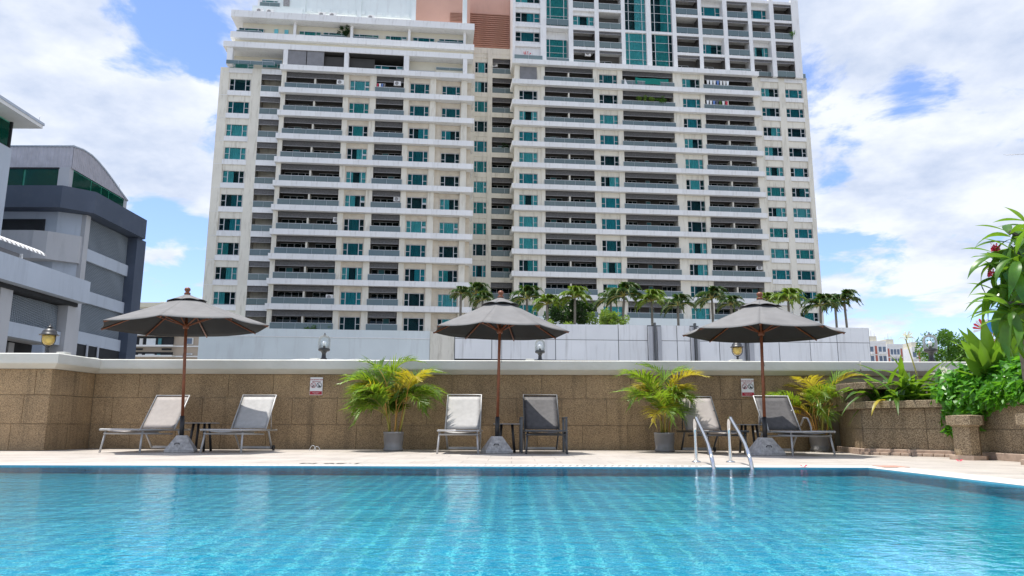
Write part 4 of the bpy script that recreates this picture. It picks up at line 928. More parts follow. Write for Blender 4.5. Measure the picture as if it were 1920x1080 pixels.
ob('vent_grille', MB().box(Sx(530, 5, 2.9), Sx(541, 5, 2.9), 2.86, 2.99, Sz(530, 12, 2.9), Sz(530, -3, 2.9)).mesh('vent_grille', 'louvre'), tower)
window(Sx(489, 8, 3.1), Sx(519, 8, 3.1), Sz(500, 14, 3), Sz(500, 1, 3), 3.1, style='curtE'); ob('railing', m_rail(2.6, .6), tower, (Sx(486, 8, 3), 2.9, Sz(500, 14, 3)))
pk = MB(); dP = 5.5
pk.box(Sx(776, 20, dP), Sx(880, 20, dP), dP, dP + 6, Sz(820, 60, dP), Sz(820, -50, dP)); pk.box(Sx(742, 20, dP + 2), Sx(776, 20, dP + 2), dP + 2, dP + 6, Sz(760, 60, dP + 2), Sz(760, -50, dP + 2))
dQ = 13.0; pk.box(Sx(874, 50, dQ), Sx(962, 50, dQ), dQ, dQ + 6, Sz(920, 110, dQ), Sz(920, -50, dQ))
pk.build('plant_room', 'pink', tower)
gl_ = MB()
for (a, c, y0, y1, d, n) in ((842, 868, 42, 24, dP, 7), (877, 953, 89, 24, dQ, 17)):
    z0, z1 = Sz(a, y0, d), Sz(a, y1, d); s0, s1 = Sx(a, 50, d), Sx(c, 50, d)
    for i in range(n):
        z = z0 + (i + .5) * (z1 - z0) / n; h = (z1 - z0) / n
        ob('louvre_blade', shared(('lb', n), lambda: MB().box(0, s1 - s0, -.22, 0, -h * .30, h * .12).mesh('louvre_blade', 'pinkdk')), tower, (s0, d - .01, z))
# curved grey vault behind the roof
pts = []
b = MB(); sA, sB = Sx(615, 10, 16), Sx(745, 10, 16); zA = Sz(680, 14, 16); hA = Sz(680, -4, 16) - zA
b.grid(lambda u, v: (sA + (sB - sA) * u, 16 + 5 * v, zA + hA * math.sin(u * math.pi)), 14, 1); b.box(sA, sB, 16, 21, zA - 4, zA); b.build('vault_roof', 'greyblue', tower)

# ---- things on its balconies and roof
def place(px, py, d): s_, z_ = S(px, py, d); return TO + e1 * s_ + e2 * d + Vector((0, 0, z_))
def ac_unit(label, px, py, d):
    p = place(px, py, d); t_ = thing('air_conditioner', label, 'air conditioner', p, TA, 'outdoor units of air conditioners')
    bevel(MB().box(-.45, .45, -.17, .17, 0, .62).build('casing', 'white', t_), .02)
    MB().lathe([(.24, 0), (.24, .02), (.20, .022), (0, .015)], 16).build('fan_grille', 'louvre', t_, (-.08, -.17, .31), (R(90), 0, 0))
for (lab, px, py, d) in (('outdoor unit at the right end of the top left balcony', 637, 160, dl - .0), ('outdoor unit on the balcony with patterned washing', 744, 162, dl + .2), ('outdoor unit on a left side balcony, lower third of the tower', 631, 418, dl + .3),
        ('outdoor unit on the left side balcony just above the podium bush', 618, 563, dl + .3), ('outdoor unit in the middle balcony, half way up the left part', 744, 379, dl + .4), ('outdoor unit on the right part, below the mixed laundry', 1415, 305, dr + .4), ('outdoor unit at a lower right balcony near the wing', 1424, 505, dr + .4), ('outdoor unit on the narrow recess balcony near its top', 926, 126, dm + .6)): ac_unit(lab, px, py, d)
ac_unit('left one of the two white outdoor units on the roof ledge at upper left', 485, 26, 1.6); ac_unit('right one of the two white outdoor units on the roof ledge at upper left', 504, 28, 1.6)
ac_unit('leftmost outdoor unit before the pale roof screen', 602, 33, 2.2); ac_unit('middle outdoor unit before the pale roof screen', 622, 34, 2.2); ac_unit('rightmost outdoor unit before the pale roof screen', 694, 38, 2.2)
ac_unit('outdoor unit mounted on the upper right facade, below a balcony', 1101, 105, du + .5)
def garments(label, px0, px1, py, d, cols_, drop):
    p = place(px0, py, d); q = place(px1, py, d); t_ = thing('laundry_line', label, 'laundry', p, TA, 'laundry hung out on balconies')
    Lh = (q - p).length; MB().tube([(0, 0, 0), (Lh, 0, 0)], .015, 5).build('line', 'frame', t_); n = len(cols_)
    for i, c_ in enumerate(cols_):
        w_ = Lh / n; x = i * w_
        bb = MB(); h_ = drop * (.75 + .35 * ((i * 37) % 10) / 10)
        bb.face([(x + .05, .01, 0), (x + w_ * .9, .01, 0), (x + w_ * .85, .03, -h_ * .3), (x + w_ * .72, .04, -h_), (x + w_ * .2, 0, -h_ * .97), (x + w_ * .15, .02, -h_ * .3)])
        o = bb.build('garment', c_, t_); m_ = o.modifiers.new('cloth', 'SOLIDIFY'); m_.thickness = .02
garments('row of white laundry under the top louvres at upper right', 1323, 1366, 149, dr - .02, ['white', 'curtD', 'white', 'clothblue', 'white', 'white', 'curtD'], .85)
garments('row of mixed colour laundry one floor below the white laundry', 1323, 1364, 187, dr - .02, ['curtD', 'white', 'clothblue', 'aludk', 'canna', 'white', 'pinkpetal'], .85)
garments('patterned washing on a left side balcony under the penthouse', 705, 722, 157, dl - .02, ['pinkpetal', 'curtD', 'clothblue', 'blind'], .8)
p = place(1190, 144, dr - .15); b = MB(); Wd = (place(1252, 146, dr) - place(1190, 144, dr)).length
b.grid(lambda u, v: (Wd * u, .1 * math.sin(u * 9), -1.0 * v - .12 * math.sin(u * 3.1) * (1 - v)), 14, 4)
o = b.build('shade_cloth', 'clothteal', None, p, (0, 0, TA)); tag(o, 'teal shade cloth hung across a top floor balcony', 'shade cloth')
p = place(1170, 146, dr - .15); b = MB(); b.face([(0, 0, 0), (.45, .02, -1.0), (-.1, .02, -1.1)]); o = b.build('cloth', 'white', None, p, (0, 0, TA)); o.modifiers.new('cloth', 'SOLIDIFY').thickness = .02; tag(o, 'white pointed cloth hanging left of the teal shade cloth', 'cloth')

# ================================================================ foliage makers
def leaf_cloud(n, fn, size, seed, asp=.5):
    """many leaf-sized faces scattered by fn(rnd) -> (point, outward)"""
    r_ = random.Random(seed); b = MB()
    for _ in range(n):
        p, o_ = fn(r_); s_ = size * r_.uniform(.6, 1.3)
        a = Vector((r_.uniform(-1, 1), r_.uniform(-1, 1), r_.uniform(-.8, .5))) + o_ * .6
        a.normalize(); c = a.cross(Vector((r_.uniform(-1, 1), r_.uniform(-1, 1), r_.uniform(-1, 1)))).normalized()
        nrm = a.cross(c)
        b.face([p, p + a * s_ * .5 + c * s_ * asp * .5 + nrm * s_ * .08, p + a * s_ * 1.0, p + a * s_ * .5 - c * s_ * asp * .5 + nrm * s_ * .08])
    return b
def clumps(c, rad, nc, seed, cr=.42):
    r_ = random.Random(seed); cl = []
    for _ in range(nc):
        while True:
            v = Vector((r_.uniform(-1, 1), r_.uniform(-1, 1), r_.uniform(-1, 1)))
            if .35 < v.length < 1: break
        cl.append((Vector(c) + Vector((v.x * rad[0], v.y * rad[1], v.z * rad[2])), min(rad) * cr * r_.uniform(.6, 1.25)))
    def fn(q):
        cc_, rr = q.choice(cl)
        while True:
            v = Vector((q.uniform(-1, 1), q.uniform(-1, 1), q.uniform(-1, 1)))
            if v.length < 1: break
        v = v.normalized() * (v.length ** .5)
        return cc_ + v * rr, v.normalized()
    return fn, cl
def tree(label, base, zc, rad, m, n, size, seed, nc=26, trunk=.15, cat='tree', group=None, flowers=0, name='tree'):
    t_ = thing(name, label, cat, base, 0, group)
    c = (0, 0, zc - base[2]); fn, cl = clumps(c, rad, nc, seed)
    leaf_cloud(n, fn, size, seed).build('crown', m, t_)
    b = MB(); b.tube([(0, 0, 0), (.03, .02, c[2] * .5), (0, 0, c[2] - rad[2] * .2)], [trunk, trunk * .8, trunk * .5], 8)
    for (p, r_) in cl[:10]: b.tube([(0, 0, c[2] - rad[2] * .7), Vector((0, 0, c[2] - rad[2] * .3)).lerp(p, .5), p], [trunk * .45, trunk * .3, trunk * .1], 5)
    b.build('trunk', 'bark', t_)
    if flowers:
        def ff(q): p, o_ = fn(q); return p + o_ * .08, o_
        stuff(leaf_cloud(flowers, ff, size * .55, seed + 1, 1.0).build('blossom', 'petal', t_))
    return t_
def m_frond(L, e0, droop, n, ll, wd, seed, mats, base=.18, twist=0.0, hang=.35):
    r_ = random.Random(seed); b = MB(); pts = []; p = Vector((0, 0, 0)); K = 14; ang = []
    for i in range(K + 1):
        u = i / K; th = e0 - droop * u ** 1.25; pts.append(p.copy()); ang.append(th); p = p + Vector((math.cos(th), twist * u * .6, math.sin(th))) * (L / K)
    b.tube(pts, [wd * .35 * (1 - .8 * i / K) for i in range(K + 1)], 5, 1)
    for i in range(n):
        u = base + (1 - base) * (i + .5) / n; x = u * K; j = min(K - 1, int(x)); f_ = x - j; q = pts[j].lerp(pts[j + 1], f_); th = ang[j]
        T = Vector((math.cos(th), twist * u * .6, math.sin(th))).normalized(); up = Vector((-math.sin(th), 0, math.cos(th)))
        env = (math.sin(min(1, (u - base) / (1 - base) * 1.12 + .12) * math.pi) ** .55) if u < .97 else .45
        for sd in (-1, 1):
            l_ = ll * max(.25, env) * r_.uniform(.88, 1.08); a = R(62 - 36 * u + r_.uniform(-6, 6))
            dirn = (T * math.cos(a) + Vector((0, sd, 0)) * math.sin(a) + up * r_.uniform(.12, .40)).normalized()
            mid = q + dirn * l_ * .5; tip = mid + (dirn + Vector((0, 0, -hang * r_.uniform(.6, 1.5)))).normalized() * l_ * .55
            wv = T * wd * .5
            b.face([q - wv * .5, mid - wv, mid + wv, q + wv * .5], 0); b.face([mid - wv, tip, mid + wv], 0)
    return b.mesh('frond', mats)
def m_leaf(L, W, fold, droop, mats, nu=7, tipw=1.0, rise=0.0, wave=0.0):
    b = MB()
    def fn(u, v):
        w_ = W * (math.sin(min(1, u * 1.02 + .03) * math.pi) ** .7) * (.6 + .4 * math.sin(u * math.pi)) if tipw == 1 else W * min(1, (1 - u) * 3 + .02) * (.75 + .25 * u) * min(1, u * 6 + .5)
        th = rise - droop * u; x = L * u * math.cos(th * .5 + rise * .5) ; z = L * u * math.sin((rise + th) * .5)
        y = (v - .5) * w_; z2 = z + abs(v - .5) * w_ * fold * 2 * .5 + wave * math.sin(u * 19 + (3 if v > .5 else 0)) * abs(v - .5) * 2
        return (x, y, z2)
    b.grid(fn, nu, 4); return b.mesh('leaf', mats)

# ================================================================ potted areca palms
def potted_palm(label, px, pyb, Y, H, spread, seed, nf, pot_h=.33, pot_r=.175, yel=.15, lox=0):
    x = onY(px, pyb, Y).x; t_ = thing('potted_palm', label, 'potted palm', (x, Y, DK), 0, 'potted areca palms along the wall'); r_ = random.Random(seed)
    k = pot_r / .175
    MB().lathe([(pot_r * .86, 0), (pot_r * .98, .02), (pot_r * .98, .05), (pot_r * .90, .055), (pot_r * .94, pot_h * .5), (pot_r * .97, pot_h * .52), (pot_r * .985, pot_h * .9), (pot_r * 1.02, pot_h * .91), (pot_r * 1.02, pot_h), (pot_r * .93, pot_h), (pot_r * .93, pot_h - .04), (0, pot_h - .04)], 28).build('pot', 'pot', t_)
    ns = 9; st = []
    for i in range(ns):
        a = r_.uniform(0, 2 * math.pi); rr = r_.uniform(.02, .10); p0 = Vector((rr * math.cos(a), rr * math.sin(a), pot_h - .06)); hh = H * r_.uniform(.16, .40)
        p1 = p0 + Vector((rr * 1.1 * math.cos(a), rr * 1.1 * math.sin(a), hh))
        MB().tube([p0, p0.lerp(p1, .5) + Vector((.008, 0, 0)), p1], [.014, .012, .008], 7).build('stalk', 'stalko' if r_.random() < .3 else 'stalk', t_); st.append((p1, a))
    for i in range(nf):
        p1, a = st[i % ns]; az = a + r_.uniform(-1.2, 1.2) if i > 4 else i * 1.3
        q = i / nf; e0 = R(88 - 62 * q + r_.uniform(-8, 8)); Lf = H * r_.uniform(.58, .78) * (1.0 if q < .65 else .82); dr_ = R(78 + 52 * r_.random())
        if math.sin(az) > .55: Lf *= .62; e0 = max(e0, R(60))        # the wall stands behind
        if lox and math.cos(az) > .2 and q > .35: Lf *= .6
        tw = r_.uniform(-.25, .25); c_ = r_.random()
        mats = ['palmo' if c_ < yel * .3 and q > .6 else 'palmy' if c_ < yel else 'palm', 'stalko' if c_ < yel * 1.5 else 'stalk']
        ob('frond', m_frond(Lf * spread, e0, dr_, 34, .25 * H, .0165 * H, seed * 50 + i, mats, .26, tw, .45), t_, p1, (0, 0, az))
    # loose lower tuft
    return t_
potted_palm('big bushy potted palm right of the leftmost notice', 738, 846, 13.25, 1.78, .72, 11, 46)
potted_palm('potted palm behind the ladder, left of the taupe lounger', 1247.5, 848, 13.25, 1.62, .82, 5, 27, yel=.22, lox=1)
potted_palm('yellowing potted palm behind the charcoal lounger at the wall end', 1540, 850, 13.75, 1.55, .90, 23, 24, .27, .18, yel=.3)

# ================================================================ planter planting
ly = thing('lily_clump', 'strap leaved white spider lilies in the near end of the planter', 'lily', (6.30, 12.25, .76))
r_ = random.Random(9)
for i in range(84):
    a = r_.uniform(0, 2 * math.pi); L_ = r_.uniform(.55, 1.12); rise = R(r_.uniform(38, 86)); 
    me = m_leaf(L_, .098 * r_.uniform(.8, 1.3), .5, R(r_.uniform(40, 150)), 'lily', 9, 2, rise)
    ob('leaf', me, ly, (r_.uniform(-.30, .42), r_.uniform(-.25, .3) - .2 * (i % 2), .02), (0, 0, a))
ob('leaf', m_leaf(.55, .07, .4, R(100), 'palmy', 9, 2, R(25)), ly, (-.28, -.15, .08), (0, 0, R(215)))
p = onY(1703, 628, 12.2); b = MB(); b.tube([(.30, 0, .0), (.35, 0, .4), (p.x - 6.30 - .02, 0, p.z - .80)], [.014, .012, .010], 6); b.build('flower_stalk', 'stalk', ly)
b = MB(); r_ = random.Random(4)
for i in range(22):
    a = r_.uniform(0, 6.28); el = R(r_.uniform(-15, 80)); l_ = r_.uniform(.11, .17); dv = Vector((math.cos(a) * math.cos(el), math.sin(a) * math.cos(el), math.sin(el))); c = dv.cross(Vector((.3, .8, .5))).normalized() * .011
    o_ = Vector((p.x - 6.30, 0, p.z - .78)); m_ = o_ + dv * l_ * .6 + Vector((0, 0, .01)); b.face([o_ - c * .5, m_ - c, o_ + dv * l_ + Vector((0, 0, -.03)), m_ + c, o_ + c * .5])
b.build('flower', 'petal', ly)
lc = thing('lily_clump', 'small white lily heads against the foot of the lantern', 'lily', (6.80, 11.9, .80)); b = MB()
for i in range(40):
    a = r_.uniform(0, 6.28); el = R(r_.uniform(-15, 70)); l_ = r_.uniform(.10, .18); dv = Vector((math.cos(a) * math.cos(el), math.sin(a) * math.cos(el), math.sin(el))); c = dv.cross(Vector((.3, .8, .5))).normalized() * .011
    o_ = Vector((.06 * (i % 3), 0, .45 + .03 * (i % 2))); b.face([o_ - c * .5, o_ + dv * l_ * .6 - c, o_ + dv * l_ + Vector((0, 0, -.03)), o_ + dv * l_ * .6 + c, o_ + c * .5])
b.build('flower', 'petal', lc); MB().tube([(.04, 0, 0), (.05, 0, .45)], .012, 6).build('flower_stalk', 'stalk', lc)
# trailing cover
def coverfn(q):
    while True:
        t = q.random() ** .8; 
        cx, cy = Vector((6.98, 11.45)).lerp(Vector((7.15, 6.6)), t)
        a = q.uniform(-1.3, 3.4); rx = .52 + .10 * math.sin(t * 17) ; rz = .56 + .07 * math.sin(t * 23 + 1)
        rr = q.uniform(.72, 1.04)
        x = cx - rx * math.cos(a) * rr; z = .80 + rz * math.sin(a) * rr
        drop = .46 * max(0, 1 - abs(t - .08) / .20) + .12 * max(0, math.sin(t * 14)) ** 2
        if math.sin(a) < 0: z = 1.02 + (rz * .35 + drop) * math.sin(a) * rr; x = min(x, 6.50)
        if math.cos(a) < -.55: continue
        y = cy + q.uniform(-.25, .25)
        n_ = mnoise.noise(Vector((x * 3, y * 3, z * 3)))
        if n_ < -.28: continue
        return Vector((x, y, z)), Vector((-math.cos(a) * .8, -.3, math.sin(a)))
def arrow_cloud(n, seed):
    q = random.Random(seed); b = MB()
    for _ in range(n):
        p, o_ = coverfn(q); s_ = q.uniform(.07, .14)
        a = (Vector((q.uniform(-1, 1), q.uniform(-1.2, .6), q.uniform(-1.3, .2))) + o_ * .3).normalized(); nn = (o_ + Vector((q.uniform(-.7, .7), q.uniform(-.7, .7), q.uniform(-.2, .9)))).normalized()
        c = a.cross(nn).normalized(); nn = c.cross(a)
        b.face([p, p + c * s_ * .48 - a * s_ * .12 + nn * .012, p + c * s_ * .36 + a * s_ * .45 + nn * .012, p + a * s_ * 1.15 - nn * s_ * .2]); b.face([p, p + a * s_ * 1.15 - nn * s_ * .2, p - c * s_ * .36 + a * s_ * .45 + nn * .012, p - c * s_ * .48 - a * s_ * .12 + nn * .012])
    return b
g = arrow_cloud(8500, 5).build('ground_cover', 'cover'); tag(g, 'mass of arrowhead leaves trailing over the planter edge', 'ground cover'); g['kind'] = 'stuff'
cn = thing('broad_leaf_plant', 'upright broad ribbed leaves with scorched tips above the trailing cover', 'plant', (6.95, 10.75, .95)); r_ = random.Random(6)
for i, (a, el, L_) in enumerate(((100, 84, .95), (60, 74, .92), (150, 72, .85), (200, 60, .75), (20, 66, .85), (330, 70, .72), (0, 50, .95), (240, 70, .7), (180, 42, .62), (290, 55, .6), (15, 80, .8), (175, 80, .9), (345, 82, .85), (90, 60, .8), (270, 80, .7), (210, 76, .8))):
    ob('leaf', m_leaf(L_ * 1.12, .20 * r_.uniform(.85, 1.2), .28, R(r_.uniform(5, 45)), 'canna', 14, 2, R(el), .010), cn, (r_.uniform(-.06, .06), r_.uniform(-.06, .06), .0), (R(r_.uniform(-10, 10)), 0, R(a)))
for i, (rl, L_, az) in enumerate(((-38, .85, 268), (-24, 1.0, 285), (-12, 1.08, 262), (0, 1.02, 275), (12, 1.1, 268), (24, 1.0, 255), (36, .9, 280), (50, .75, 270), (-52, .7, 275))):
    ob('leaf', m_leaf(L_, .20 * r_.uniform(.9, 1.2), .30, R(r_.uniform(4, 30)), 'canna', 16, 2, R(86), .012), cn, (.012 * i - .05, -.06, .0), (R(rl), 0, R(az)))
for i in range(5):
    b = MB(); b.tube([(0, 0, 0), (.02 * i - .04, .03, .55 + .05 * i)], [.008, .004], 5); b.build('flower_stalk', 'stalko', cn)
    leaf_cloud(14, lambda q: (Vector((.02 * i - .04 + q.uniform(-.03, .03), .03, .52 + .05 * i + q.uniform(0, .14))), Vector((0, 0, 1))), .07, i + 3, .4).build('dry_tip', 'palmo' if i % 2 else 'palmy', cn)
ob('leaf', m_leaf(.5, .16, .3, R(60), 'canna', 10, 2, R(60), .01), cn, (.62, -1.9, .12), (0, 0, R(160)))

# frangipani over the right edge
ft = thing('frangipani_tree', 'frangipani branches with long drooping leaves reaching in from the right edge', 'frangipani', (7.0, 7.6, .95))
B0 = Vector((7.0, 7.6, .95))
whorls = [(1893, 432, 6.9), (1866, 470, 7.1), (1905, 470, 6.7), (1885, 515, 7.0), (1912, 530, 7.3), (1893, 565, 6.8), (1918, 590, 7.1), (1875, 545, 7.2), (1935, 450, 7.2), (1950, 520, 6.9), (1960, 600, 7.1), (1925, 410, 7.3)]
b = MB(); b.tube([(0, 0, 0), (.05, 0, .5), (-.1, -.05, .95)], [.09, .075, .06], 8)
hub = Vector((-.1, -.05, .95)); tips = []
for (px, py, Y) in whorls:
    p = onY(px, py, Y) - B0; tips.append(p); mid = hub.lerp(p, .5) + Vector((0, 0, -.10)); b.tube([hub, mid, mid.lerp(p, .6) + Vector((0, 0, -.01)), p], [.045, .030, .022, .016], 7)
b.build('trunk', 'bark', ft); r_ = random.Random(12)
lv = [m_leaf(L_, w_, .35, R(dd), 'frang', 8, 1, R(rs)) for (L_, w_, dd, rs) in ((.34, .085, 70, 20), (.38, .09, 110, 10), (.30, .08, 50, 40), (.36, .085, 120, 0), (.28, .075, 30, 60))]
for wi, p in enumerate(tips):
    for i in range(16):
        a = i * 2.4 + r_.uniform(-.3, .3); ob('leaf', lv[(i * 3 + wi) % 5 if i > 4 else r_.choice((2, 4, 0))], ft, p + Vector((0, 0, -.012 * i)), (r_.uniform(-.4, .4), R(r_.uniform(-8, 34) + i * 1.8), a)).scale = (1.12,) * 3
for (px, py) in ((1863, 457), (1857, 505), (1868, 462)):
    p = onY(px, py, 7.0) - B0; leaf_cloud(9, lambda q: (Vector(p) + Vector((q.uniform(-.02, .02), q.uniform(-.02, .02), q.uniform(-.02, .02))), Vector((-.5, -.5, .3))), .05, 5, .8).build('blossom', 'pinkpetal', ft)
# brown post with wire cage at the right edge
p = onY(1917, 650, 9.5); cg = thing('caged_post', 'dark brown post topped by a wire cage at the right edge', 'post', (p.x + .04, 9.5, .95))
MB().lathe([(.07, 0), (.07, 1.02), (.085, 1.03), (.085, 1.10)], 10, smooth=False).build('post', 'bark', cg); b = MB()
for i in range(10): a = i * math.pi / 5; b.tube([(.085 * math.cos(a), .085 * math.sin(a), 1.1), (.085 * math.cos(a), .085 * math.sin(a), 1.38)], .003, 4)
for z in (1.12, 1.25, 1.38): b.tube([(.085 * math.cos(i * math.pi / 8), .085 * math.sin(i * math.pi / 8), z) for i in range(16)], .003, 4, closed=True)
b.build('wire_cage', 'blackm', cg)

# ================================================================ hoarding and terrace beyond the wall
YH = 40.0
TZ = 3.45
hx0 = onY(853, 640, YH).x; hx1 = onY(1631, 640, YH + 1.6).x; hang_ = math.atan2(1.6, hx1 - hx0)
b = MB(); b.prism([(hx0 - .05, YH + .06), (hx1 + .15, YH + 1.7), (hx1 + .15, 82), (hx0 - .05, 82)], -16, TZ); struct(b.build('terrace', 'roofgrey'))
hd = thing('hoarding', 'long white sheet hoarding along the terrace edge, topped by palms', 'hoarding', (hx0, YH, TZ), hang_)
HL = (hx1 - hx0) / math.cos(hang_)
def hs(px): # position of an image column on the hoarding
    t_ = ray(px, 640); A = Vector((0, 0, CZ)); # intersect in plan
    n_ = Vector((-math.sin(hang_), math.cos(hang_), 0)); q = (Vector((hx0, YH, 0)) - A).dot(n_) / t_.dot(n_); p_ = A + t_ * q; return (p_ - Vector((hx0, YH, 0))).dot(Vector((math.cos(hang_), math.sin(hang_), 0)))
zt = onY(1100, 608, YH + .5).z - TZ
joints = [853, 922.5, 1042, 1160, 1215, 1240, 1270, 1295, 1311, 1349, 1383, 1412, 1461, 1519, 1570, 1631]
piers = {(1215, 1240), (1295, 1311), (1383, 1412)}
for i in range(len(joints) - 1):
    a, c = hs(joints[i]), hs(joints[i + 1]); zz1 = zt * .66
    if (joints[i], joints[i + 1]) in piers:
        bb = MB(); 
        for q in range(3): bb.box(a + (c - a) * q / 3 + .01, a + (c - a) * (q + 1) / 3 - .01, -.16 + .05 * (q % 2), .06, 0, zt * .97)
        bb.box((a + c) / 2 - .05, (a + c) / 2 + .05, -.22, .0, 0, zt + .12, 1); bb.build('pier', ['hoardgrey', 'aludk'], hd); continue
    MB().box(a + .02, c - .02, 0, .05, .55 - .12 * i / 15, zz1 - .015).build('panel', 'hoard', hd); MB().box(a + .02, c - .02, .0, .05, zz1 + .015, zt).build('panel', 'hoard', hd)
b = MB(); b.box(0, HL, .06, .12, zt - .1, zt + .01); b.box(0, HL, .06, .10, zz1 - .04, zz1 + .04)
for j_ in joints: x = hs(j_); b.box(x - .03, x + .03, .055, .13, .4, zt)
b.build('frame', 'aludk', hd)
MB().box(0, HL, .20, .30, .0, .75).build('gap_shade_strip', 'dark', hd)  # dark strip added to stand for shade in the gap below the panels

# ---- palms behind the hoarding
fr_cache = {}
def bg_palm(label, px, pyc, rpx, Y, m, seed, nfr=13, lean=0.0, base=TZ):
    c = onY(px, pyc, Y); r_ = random.Random(seed); Rw = rpx * Y / 1420; sc_ = Rw / 1.0
    t_ = thing('palm_tree', label, 'palm tree', (c.x - lean, Y, base), 0, 'palms standing behind the white hoarding')
    top = Vector((lean, 0, c.z - base + Rw * .05))
    MB().tube([(0, 0, 0), (lean * .4, 0, top.z * .5), top - Vector((0, 0, Rw * .25)), top], [.085, .07, .075, .045], 9).build('trunk', 'trunk', t_)
    for i in range(nfr):
        q = i / nfr; v_ = i % 5; key = (m, v_)
        if key not in fr_cache: fr_cache[key] = m_frond(1.30, R((80, 62, 45, 30, 12)[v_]), R((150, 135, 120, 105, 95)[v_]), 38, .46, .085, 70 + v_, [m, 'stalk'], .14, (.2, -.2, .1, -.1, .0)[v_], .8)
        o = ob('frond', fr_cache[key], t_, top, (0, 0, i * 2.4 + r_.uniform(-.3, .3))); o.scale = (sc_,) * 3
    return t_
P_ = [('dark slim palm in front of the tower ledge, leftmost of the palms', 864, 553, 22, 44, 'bpalm', .0), ('tall dark palm just left of the middle parasol finial', 893, 552, 30, 46, 'bpalm', .1),
      ('short dark palm tucked behind the middle parasol canopy', 905, 565, 24, 44, 'bpalm', 0),
      ('dark palm right of the middle parasol finial', 988, 562, 36, 45, 'bpalm', 0), ('bright drooping palm before the dark frangipani tree', 1026, 572, 28, 43, 'bpalmy', 0), ('bright upright palm with pale trunk at the dark frangipani', 1078, 560, 32, 43, 'bpalmy', .05),
      ('dark coconut palm left of the pair above the light frangipani', 1145, 563, 32, 46, 'bpalm', 0), ('big dark coconut palm above the light frangipani', 1170, 557, 38, 44, 'bpalm', .3),
      ('bright palm rising behind the first hoarding pier', 1222, 566, 32, 44, 'bpalmy', 0), ('drooping palm right of the first hoarding pier', 1271, 574, 32, 43, 'bpalm', 0), ('tall palm between the two hoarding piers and parasol', 1335, 561, 34, 45, 'bpalm', 0),
      ('short palm at the left shoulder of the rightmost parasol', 1371, 572, 26, 44, 'bpalm', 0), ('bright palm peeking over the rightmost parasol finial', 1437, 563, 22, 46, 'bpalmy', 0), ('bright palm right of the rightmost parasol finial', 1478, 564, 34, 45, 'bpalmy', 0),
      ('bushy palm at the lower right corner of the tower', 1538, 574, 34, 44, 'bpalm', .1), ('slim dark palm, left one of the last pair against the sky', 1566, 572, 26, 47, 'bpalm', 0), ('slim dark palm, last one against the sky beyond the tower', 1583, 563, 30, 47, 'bpalm', -.1)]
for i, a in enumerate(P_): bg_palm(a[0], a[1], a[2], a[3], a[4], a[5], 40 + i, 17 + i % 3, a[6])
c = onY(1065, 585, 44.5); tree('dark glossy frangipani tree with white flowers behind the hoarding', (c.x, 44.5, TZ), c.z, (1.35, 1.1, .75), 'treedk', 5200, .17, 3, 30, .09, 'tree', None, 60, 'frangipani_tree')
c = onY(1140, 596, 43); tree('light green frangipani shrub right of the dark frangipani', (c.x, 43, TZ), c.z, (1.2, .9, .42), 'treelt', 1800, .17, 8, 22, .06, 'tree', None, 0, 'frangipani_tree')
c = onY(1025, 606, 42); o = leaf_cloud(900, clumps((0, 0, 0), (2.2, .5, .25), 18, 4)[0], .14, 6).build('shrubbery', 'treelt', None, (c.x, 42, c.z - .15)); tag(o, 'low shrubbery along the hoarding top behind the palms', 'shrubbery'); o['kind'] = 'stuff'
# tree right of the hoarding
c = onY(1778, 660, 46); tree('leafy green tree beyond the wall at the right, behind the lantern', (c.x, 46, -16), c.z, (1.75, 1.3, 1.25), 'tree', 7000, .17, 21, 40, .12, 'tree')
c = onY(1815, 680, 50); tree('dense lower tree crown behind the broad leaf plant', (c.x, 50, -16), c.z, (2.6, 1.3, 1.3), 'tree', 4200, .19, 22, 30, .12, 'tree')

# balcony plants
for (lab, px, py, d, rx, rz, n, s_, m_) in (('green bush trailing over a balcony rail at the podium', 582, 617, dl - .2, .85, .35, 300, .22, 'tree'), ('row of leafy bushes on a balcony near the top right', 1212, 184, dr - .1, 1.5, .35, 450, .25, 'treelt'), ('second leafy bush beside the balcony bushes at top right', 1240, 186, dr - .1, .8, .40, 250, .25, 'tree'),
        ('dark climber hanging in the penthouse opening', 645, 58, dB + .6, .95, .75, 400, .25, 'treedk'), ('small plant on a recessed balcony between the tower halves', 947, 275, dm, .7, .5, 160, .22, 'treedk'), ('small plants in the balcony above the leftmost clear lantern', 615, 612, dl + .2, .5, .3, 120, .2, 'tree'),
        ('small shrub on a top right corner balcony', 1483, 62, du + .1, .5, .45, 120, .25, 'tree'), ('red flowering planter plants on the upper terrace', 985, 103, du - .3, .6, .45, 90, .22, 'redpaint')):
    p = place(px, py, d); o = leaf_cloud(n, clumps((0, 0, 0), (rx, .35, rz), 9, px)[0], s_, px + 1).build('balcony_plant', m_, None, p, (0, 0, TA)); tag(o, lab, 'plant')
# ================================================================ grey-blue neighbour on the left
gb = thing('office_building', 'grey and slate blue building with screened bays at the left edge', 'building', (0, 0, 0))
X2, XW = -35.8, -36.9
zt_, zb_ = 20.2, 18.3
# slate blue band: frontal, splayed, side
b = MB()
b.prism([(-60, 60.0), (-37.7, 60.0), (-35.85, 61.8), (-35.8, 70.8), (-37.2, 71.6), (-60, 71.6)], zb_, zt_); b.build('parapet_band', 'navy', gb)
